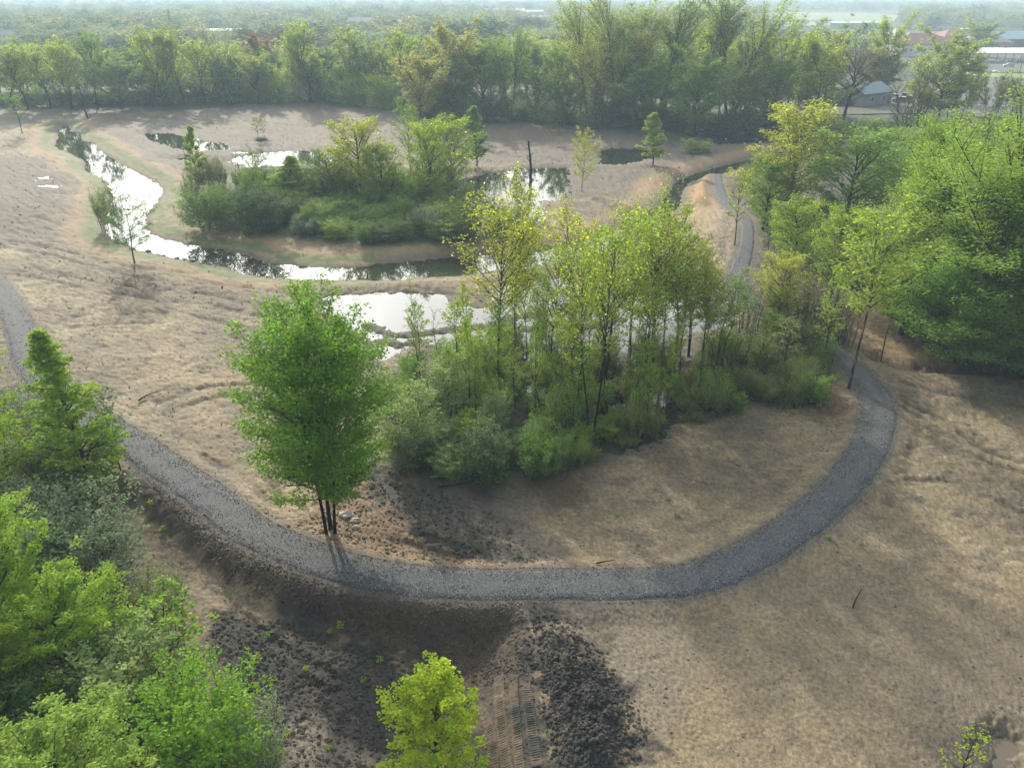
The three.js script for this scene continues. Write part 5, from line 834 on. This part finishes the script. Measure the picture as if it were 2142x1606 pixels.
house('long_building', 446, 76, 48, 14, 4.5, 1.2, 0.05, [0.5, 0.5, 0.5], [0.8, 0.82, 0.83], 'long low building with white roof in the left distance', 'building', 8);
house('house', 738, 80, 12, 9, 5, 1.5, 0.1, [0.5, 0.5, 0.5], [0.75, 0.77, 0.78], 'small white roofed house above the dark gabled house', 'house', 3);
house('house', 300, 46, 16, 10, 5, 3, 0.3, [0.6, 0.6, 0.6], [0.35, 0.36, 0.4], 'tiny white house far beyond the spruce spire', 'house', 3);
house('long_building', 560, 38, 40, 16, 5, 1.2, 0.1, [0.55, 0.55, 0.55], [0.75, 0.76, 0.78], 'pale flat roofed building far beyond the rusty crown', 'building', 6);
house('house', 640, 56, 14, 10, 5, 3, -0.3, [0.6, 0.6, 0.58], [0.4, 0.34, 0.32], 'small house left of the wide green crown', 'house', 3);
house('long_building', 870, 48, 36, 14, 5, 1.6, 0.2, [0.55, 0.55, 0.54], [0.7, 0.7, 0.72], 'low pale building beyond the dark round crowns', 'building', 6);
house('house', 756, 58, 26, 12, 6, 3.5, -0.2, [0.45, 0.38, 0.36], [0.42, 0.33, 0.33], 'pinkish roofed house in the middle distance', 'house', 5);
house('long_building', 1056, 28, 70, 20, 6, 2, 0.05, [0.5, 0.5, 0.5], [0.75, 0.76, 0.76], 'white roofed long building furthest away in the middle', 'building', 8);
house('long_building', 1106, 33, 46, 18, 6, 2.5, 0.1, [0.45, 0.45, 0.45], [0.6, 0.55, 0.5], 'fawn roofed long building right of the furthest white one', 'building', 6);
house('house', 1122, 46, 30, 14, 5, 2, -0.1, [0.5, 0.52, 0.54], [0.7, 0.72, 0.74], 'pale roofed building left of the golden tree by the poplars', 'building', 5);
house('house', 1112, 86, 12, 9, 5, 3, 0.4, [0.5, 0.5, 0.52], [0.2, 0.21, 0.24], 'white walled dark roofed house below the pale roofed building', 'house', 3);
house('house', 1618, 74, 15, 11, 5, 3.6, 0.5, [0.45, 0.47, 0.5], [0.32, 0.4, 0.48], 'blue roofed house left of the bright green lawn', 'house', 3, { side: true });
house('long_building', 1790, 59, 60, 16, 5, 1.5, 0.05, [0.5, 0.5, 0.48], [0.55, 0.57, 0.58], 'low grey building between the pale field and the red roofs', 'building', 8);
house('hall', 1918, 116, 30, 20, 6.5, 5, 0.1, [0.6, 0.6, 0.58], [0.27, 0.14, 0.115], 'white hall with large red hipped roof beyond the yard', 'hall', 6, { hip: true });
house('hall', 2052, 108, 26, 18, 5.5, 4, 0.15, [0.42, 0.33, 0.28], [0.24, 0.22, 0.21], 'hall with grey-brown hipped roof right of the red roof', 'hall', 5, { hip: true });
house('hall', 1995, 98, 26, 18, 6.5, 4, 0.1, [0.5, 0.46, 0.42], [0.25, 0.14, 0.115], 'red roofed hall behind the broad yellow-green tree', 'hall', 5, { hip: true });
house('tent', 1876, 88, 13, 13, 4.5, 4.6, 0.2, [0.75, 0.76, 0.78], [0.8, 0.82, 0.84], 'white peaked tent left of the large red roof', 'tent', 0, { hip: true });
house('tent', 2014, 84, 12, 12, 4, 4.4, 0.2, [0.75, 0.76, 0.78], [0.8, 0.82, 0.84], 'white peaked tent behind the grey-brown hipped roof', 'tent', 0, { hip: true });
house('market_hall', 2128, 97, 44, 20, 5, 4, 0.1, [0.1, 0.1, 0.1], [0.24, 0.36, 0.4], 'big barn with teal gabled roof at the right edge', 'barn', 0);
{ // long open shelter
  const [x, y, z] = onLand(2110, 130), g = thing('open_shelter', x, y, z, 0.02, 'long open shelter with white roof on posts by the tarmac', 'shelter');
  mesh('roof', boxAt(46, 0.25, 14, 0, 5.5, 0), std(0.62, 0.63, 0.62, 0.6), g).rotation.x = 0.12;
  for (let i = 0; i < 12; i++) mesh('post', boxAt(0.25, 4.8, 0.25, -22 + i * 4, 2.4, 6.2), std(0.15, 0.15, 0.15), g);
  for (let i = 0; i < 9; i++) mesh('bench', boxAt(2.6, 0.8, 1.2, -19 + i * 4.6, 0.4, 2), std(0.16, 0.14, 0.13), g);
}
{ // box trailer
  const [x, y, z] = onLand(2038, 139), g = thing('box_trailer', x, y, z, 0.1, 'white and blue box trailer parked before the open shelter', 'trailer');
  const b = new RoundedBoxGeometry(6.6, 2.5, 2.4, 2, 0.1); b.translate(0, 1.9, 0); mesh('body', b, std(0.6, 0.66, 0.72, 0.5), g);
  mesh('stripe', boxAt(5, 0.9, 0.06, 0.4, 1.7, 1.22), std(0.25, 0.38, 0.55, 0.5), g);
  for (const s of [-1, 1]) for (const e of [0.5, 1.5]) { const w = new THREE.CylinderGeometry(0.38, 0.38, 0.24, 14); w.rotateX(Math.PI / 2); w.translate(e, 0.4, s * 1.1); mesh('wheel', w, std(0.03, 0.03, 0.03), g); }
  mesh('hitch', boxAt(1.2, 0.12, 0.2, -3.8, 0.6, 0), std(0.1, 0.1, 0.1), g);
}
function car(u, v, turn, paint, label, pickup) {
  const [x, y, z] = onLand(u, v), g = thing(pickup ? 'pickup' : 'parked_car', x, y + 0.3, z, turn, label, pickup ? 'pickup' : 'car'), m = new THREE.MeshPhysicalMaterial({ color: new THREE.Color().setRGB(...paint), roughness: 0.35, clearcoat: 0.8, clearcoatRoughness: 0.1 });
  const s = new THREE.Shape(); s.moveTo(-2.25, 0.35); s.lineTo(2.2, 0.35); s.quadraticCurveTo(2.35, 0.6, 2.2, 0.85); s.lineTo(1.2, 1.0); s.lineTo(0.6, pickup ? 1.7 : 1.48); s.lineTo(pickup ? -0.7 : -1.5, pickup ? 1.7 : 1.46); s.lineTo(pickup ? -0.85 : -2.15, 1.0); s.lineTo(-2.3, 0.95); s.closePath();
  const b = new THREE.ExtrudeGeometry(s, { depth: 1.6, bevelEnabled: true, bevelSize: 0.08, bevelThickness: 0.1, bevelSegments: 2 }); b.translate(0, 0, -0.8); mesh('body', b, m, g);
  for (const e of [-1, 1]) mesh('side_window', boxAt(pickup ? 1.1 : 1.8, 0.36, 0.04, pickup ? 0 : -0.3, pickup ? 1.4 : 1.22, e * 0.91), glass, g);
  const ws = boxAt(0.05, 0.5, 1.4, 0, 0, 0); ws.rotateZ(0.85); ws.translate(0.98, 1.27, 0); mesh('windscreen', ws, glass, g);
  for (const e of [-1, 1]) for (const q of [-1.4, 1.4]) { const t = new THREE.CylinderGeometry(0.34, 0.34, 0.24, 16); t.rotateX(Math.PI / 2); t.translate(q, 0.34, e * 0.82); const w = mesh('wheel', t, std(0.025, 0.025, 0.025), g); const r = new THREE.CylinderGeometry(0.2, 0.2, 0.05, 12); r.rotateX(Math.PI / 2); r.translate(q, 0.34, e * 0.96); mesh('rim', r, std(0.5, 0.5, 0.52, 0.4), w); }
  for (const e of [-1, 1]) mesh('headlight', boxAt(0.06, 0.16, 0.34, 2.28, 0.72, e * 0.62), std(0.7, 0.72, 0.75, 0.2), g);
}
car(1871, 209, 2.6, [0.7, 0.72, 0.74], 'white car parked nearest the barn door');
car(1882, 215, 2.9, [0.05, 0.06, 0.07], 'dark car parked in front of the white car');
car(1890, 208, 2.7, [0.3, 0.05, 0.05], 'red pickup parked right of the white car', true);
car(2110, 141, 2.9, [0.42, 0.48, 0.52], 'silver car alone on the tarmac before the open shelter');
{ // scrap heap, part by part
  const R = mulberry(71), [x, y, z] = onLand(1740, 220), g = thing('scrap_heap', x, y + 0.15, z, 0.2, 'heap of reddish and white scrap between shed and barn', 'scrap heap');
  const c = [[0.32, 0.14, 0.1], [0.6, 0.58, 0.55], [0.25, 0.2, 0.17], [0.5, 0.3, 0.25], [0.12, 0.12, 0.13]];
  for (let i = 0; i < 26; i++) { const w = 0.5 + R() * 2.2, b = boxAt(w, 0.15 + R() * 0.9, 0.4 + R() * 1.2, 0, 0, 0); b.rotateZ((R() - 0.5) * 1.1); b.rotateY(R() * 6); b.translate((R() - 0.5) * 5.4, 0.4 + R() * R() * 2.6, (R() - 0.5) * 3); mesh(i % 3 ? 'board' : 'crate', b, std(...c[i % 5], 0.8), g); }
}
{ // utility pole with crossarm
  const [x, y, z] = onLand(2131, 160), g = thing('utility_pole', x, y, z, 0.2, 'wooden utility pole with crossarm at the right edge', 'utility pole'), p = new THREE.CylinderGeometry(0.13, 0.19, 13, 10); p.translate(0, 6.5, 0);
  mesh('pole', p, std(0.16, 0.14, 0.12), g); mesh('crossarm', boxAt(3.4, 0.16, 0.16, 0, 12.2, 0.16), std(0.15, 0.13, 0.11), g);
  for (const e of [-1.5, -0.5, 0.5, 1.5]) { const q = new THREE.CylinderGeometry(0.06, 0.08, 0.25, 8); q.translate(e, 12.4, 0.16); mesh('insulator', q, std(0.5, 0.5, 0.48, 0.3), g); }
}
{ // lamp post seen through the broad tree
  const [x, y, z] = onLand(1985, 152), g = thing('lamp_post', x, y, z, 0, 'white twin lamp post seen through the broad yellow-green tree', 'lamp post'), p = new THREE.CylinderGeometry(0.07, 0.1, 7, 8); p.translate(0, 3.5, 0); mesh('post', p, std(0.6, 0.6, 0.6), g);
  for (const e of [-1, 1]) { mesh('arm', boxAt(0.9, 0.08, 0.08, e * 0.5, 6.9, 0), std(0.6, 0.6, 0.6), g); const l = new RoundedBoxGeometry(0.8, 0.2, 0.4, 2, 0.08); l.translate(e * 1.1, 6.92, 0); mesh('lamp_head', l, std(0.75, 0.75, 0.75), g); }
}
function stone(u, v, s, c, label, group) {
  const [x, y, z] = onLand(u, v), g = new THREE.IcosahedronGeometry(s, 1), p = g.attributes.position; for (let i = 0; i < p.count; i++) { const k = 1 + 0.42 * noise(p.getX(i) / s * 1.3 + u, p.getY(i) / s + p.getZ(i) / s * 0.7); p.setXYZ(i, p.getX(i) * k * 1.2, p.getY(i) * k * 0.7, p.getZ(i) * k); } g.computeVertexNormals();
  const m = mesh('rock', g, std(...c, 0.9)); m.position.set(x, y + s * 0.2, z); tag(m, label, 'rock', group);
}
stone(724, 1079, 0.34, [0.34, 0.31, 0.27], 'largest whitish rock at the foot of the three stemmed maple', 'rocks by the maple');
stone(742, 1090, 0.24, [0.3, 0.27, 0.23], 'smaller whitish rock right of the largest by the maple', 'rocks by the maple');
stone(745, 1104, 0.2, [0.26, 0.22, 0.18], 'lowest of the pale rocks beside the maple foot', 'rocks by the maple');
stone(2083, 152, 1.1, [0.6, 0.62, 0.62], 'white boulder on the edge of the grass strip', 'yard rocks');
[[432, 543, 0.35], [440, 548, 0.3], [448, 545, 0.25], [455, 551, 0.4], [462, 554, 0.3], [470, 557, 0.28], [436, 552, 0.22]].forEach(([u, v, s], i) => stone(u, v, s, [0.1, 0.09, 0.08], 'dark rock of the little stream riffle, ' + ORD[i] + (i ? ' from the left' : ''), 'rocks of the stream riffle'));
[[309, 526, 0.3], [342, 534, 0.18], [370, 540, 0.25], [384, 542, 0.2], [402, 546, 0.3]].forEach(([u, v, s], i) => stone(u, v, s, [0.07, 0.065, 0.06], 'dark stone on the near stream bank right of the lone tree, ' + ORD[i] + (i ? ' from left' : ''), 'stones along the near stream bank'));
function stick(pts, r, m, label, name = 'stick', cat = 'branch') {
  const w = new Grow(), q = pts.map(([u, v], i) => { const [x, y, z] = onLand(u, v); return V(x, y + r + 0.06 + (i % 2) * r, z); });
  w.tube(new THREE.CatmullRomCurve3(q).getPoints(8), r, r * 0.4, 6); const o = mesh(name, w.geo(true), m); tag(o, label, cat); return o;
}
stick([[1784, 1273], [1790, 1258], [1802, 1236]], 0.05, bark.brown, 'single stick lying on the straw in the right foreground');
stick([[1247, 1182], [1268, 1179], [1287, 1174]], 0.05, bark.dark, 'thin stick beside the inner edge of the path bottom');
stick([[290, 840], [310, 830], [336, 820]], 0.07, bark.dark, 'dark stick lying on the tan slope left of the maple');
stick([[915, 1022], [960, 1016], [1000, 1006], [1038, 985]], 0.05, bark.grey, 'bent pale branch lying before the dark front shrubs');
stick([[1385, 915], [1372, 895], [1380, 862]], 0.08, bark.grey, 'pale fallen branch leaning at the water edge');
stick([[640, 214], [662, 211], [690, 210]], 0.2, bark.grey, 'grey fallen log at the tree line below the dark house', 'fallen_log', 'log');
stick([[300, 219], [330, 218], [352, 219]], 0.16, bark.grey, 'fallen log under the leaning pale tree', 'fallen_log', 'log');
stick([[500, 216], [530, 214], [548, 215]], 0.18, bark.grey, 'fallen log below the small rounded pale tree', 'fallen_log', 'log');
stick([[1290, 360], [1120, 372]].map(([u, v], i) => [i ? 1105 : 1120, i ? 376 : 379]), 0.16, bark.dark, 'dark driftwood at the foot of the dead pole', 'driftwood', 'log');
function weed(u, v, s, leaf, label, group) { const [x, y, z] = onLand(u, v), R = mulberry(u + v), w = new Grow(); for (let i = 0; i < 60; i++) w.leaf((R() - 0.5) * s, R() * s * 0.6, (R() - 0.5) * s, s * 0.3, R, [1, 1, 1].map(() => 0.8 + R() * 0.4), 0.2); const g = thing('weed', x, y, z, 0, label, 'weed', group); mesh('leaves', w.geo(false), L[leaf], g); }
[[1417, 1082, 0.5], [1540, 971, 0.4], [1397, 1046, 0.45], [1603, 993, 0.35], [1801, 1141, 0.45], [1733, 1126, 0.5], [1290, 1078, 0.45], [1335, 1140, 0.35]].forEach(([u, v, s], i) => weed(u, v, s * 0.7, i % 2 ? 'mid' : 'olive', '', null));
[[710, 1292, 0.5], [690, 1318, 0.4], [795, 1382, 0.5], [640, 1400, 0.45], [760, 1425, 0.4], [560, 1330, 0.5], [600, 1540, 0.5], [690, 1566, 0.5], [340, 1105, 0.6], [315, 1050, 0.5]].forEach(([u, v, s], i) => weed(u, v, s * 0.75, i % 3 ? 'mid' : 'lime', '', null));
scene.children.filter((o) => /^weed(_\d+)?$/.test(o.name)).forEach((o) => { const [u, v] = pixelOf(o.position.x, o.position.y, o.position.z); const side = u < 1000 ? 'yellowish weed on the dark mud below the path' : 'green weed on the straw near the path bend'; o.userData.group = side; (told[side] ??= []).push([u, o]); });

// ------------------------------------------------------------------ crawler tracks pressed into the brown cut
{
  const trackMat = std(1, 1, 1, 0.95, { vertexColors: true });
  const belt = (pts, w, label) => {
    const c = spline(poly(pts, -1.2), 0.022), P = [], I = [], C = [], n = c.length, Kc = 8; let run = 0;
    for (let i = 0; i < n; i++) {
      const a = c[Math.max(0, i - 4)], b = c[Math.min(n - 1, i + 4)], Ln = Math.hypot(b[0] - a[0], b[1] - a[1]), nx = -(b[1] - a[1]) / Ln, nz = (b[0] - a[0]) / Ln;
      if (i) run += Math.hypot(c[i][0] - c[i - 1][0], c[i][1] - c[i - 1][1]);
      const cleat = Math.pow(0.5 + 0.5 * Math.sin(run / 0.13 * 6.283), 2) * 0.055 * (0.55 + 0.45 * noise(run * 0.8, w)) * smooth(run, 0, 0.8);
      for (let k = 0; k <= Kc; k++) { const s = (k / Kc) * 2 - 1, x = c[i][0] + nx * s * w, z = c[i][1] + nz * s * w; const hh = H(x, z), sc = soil(x, z, hh); C.push(sc[0] * 1.25, sc[1] * 1.22, sc[2] * 1.18); P.push(x, hh + (Math.abs(s) === 1 || i < 6 ? -0.06 : 0.045 + (Math.abs(s) > 0.7 ? 0.04 : cleat)) + 0.015 * noise(x * 3, z * 3), z); if (i && k) { const q = i * (Kc + 1) + k; I.push(q - Kc - 2, q - Kc - 1, q - 1, q - Kc - 1, q, q - 1); } }
    }
    const g = new THREE.BufferGeometry(); g.setAttribute('position', new THREE.Float32BufferAttribute(P, 3)); g.setAttribute('color', new THREE.Float32BufferAttribute(C, 3)); g.setIndex(I); g.computeVertexNormals();
    tag(mesh('track_print', g, trackMat), label, null, null, 'structure');
  };
  belt([[1043, 1425], [1046, 1500], [1052, 1560], [1062, 1640]], 0.3, 'left crawler track print in brown mud');
  belt([[1096, 1446], [1104, 1500], [1112, 1560], [1124, 1640]], 0.3, 'right crawler track print in brown mud');
  belt([[1074, 1450], [1078, 1520], [1088, 1640]], 0.26, 'middle crawler track print in brown mud');
  belt([[996, 1470], [1016, 1510], [1030, 1560], [1036, 1640]], 0.26, 'outer left crawler track print in brown mud');
}

tell();
renderer.render(scene, camera);
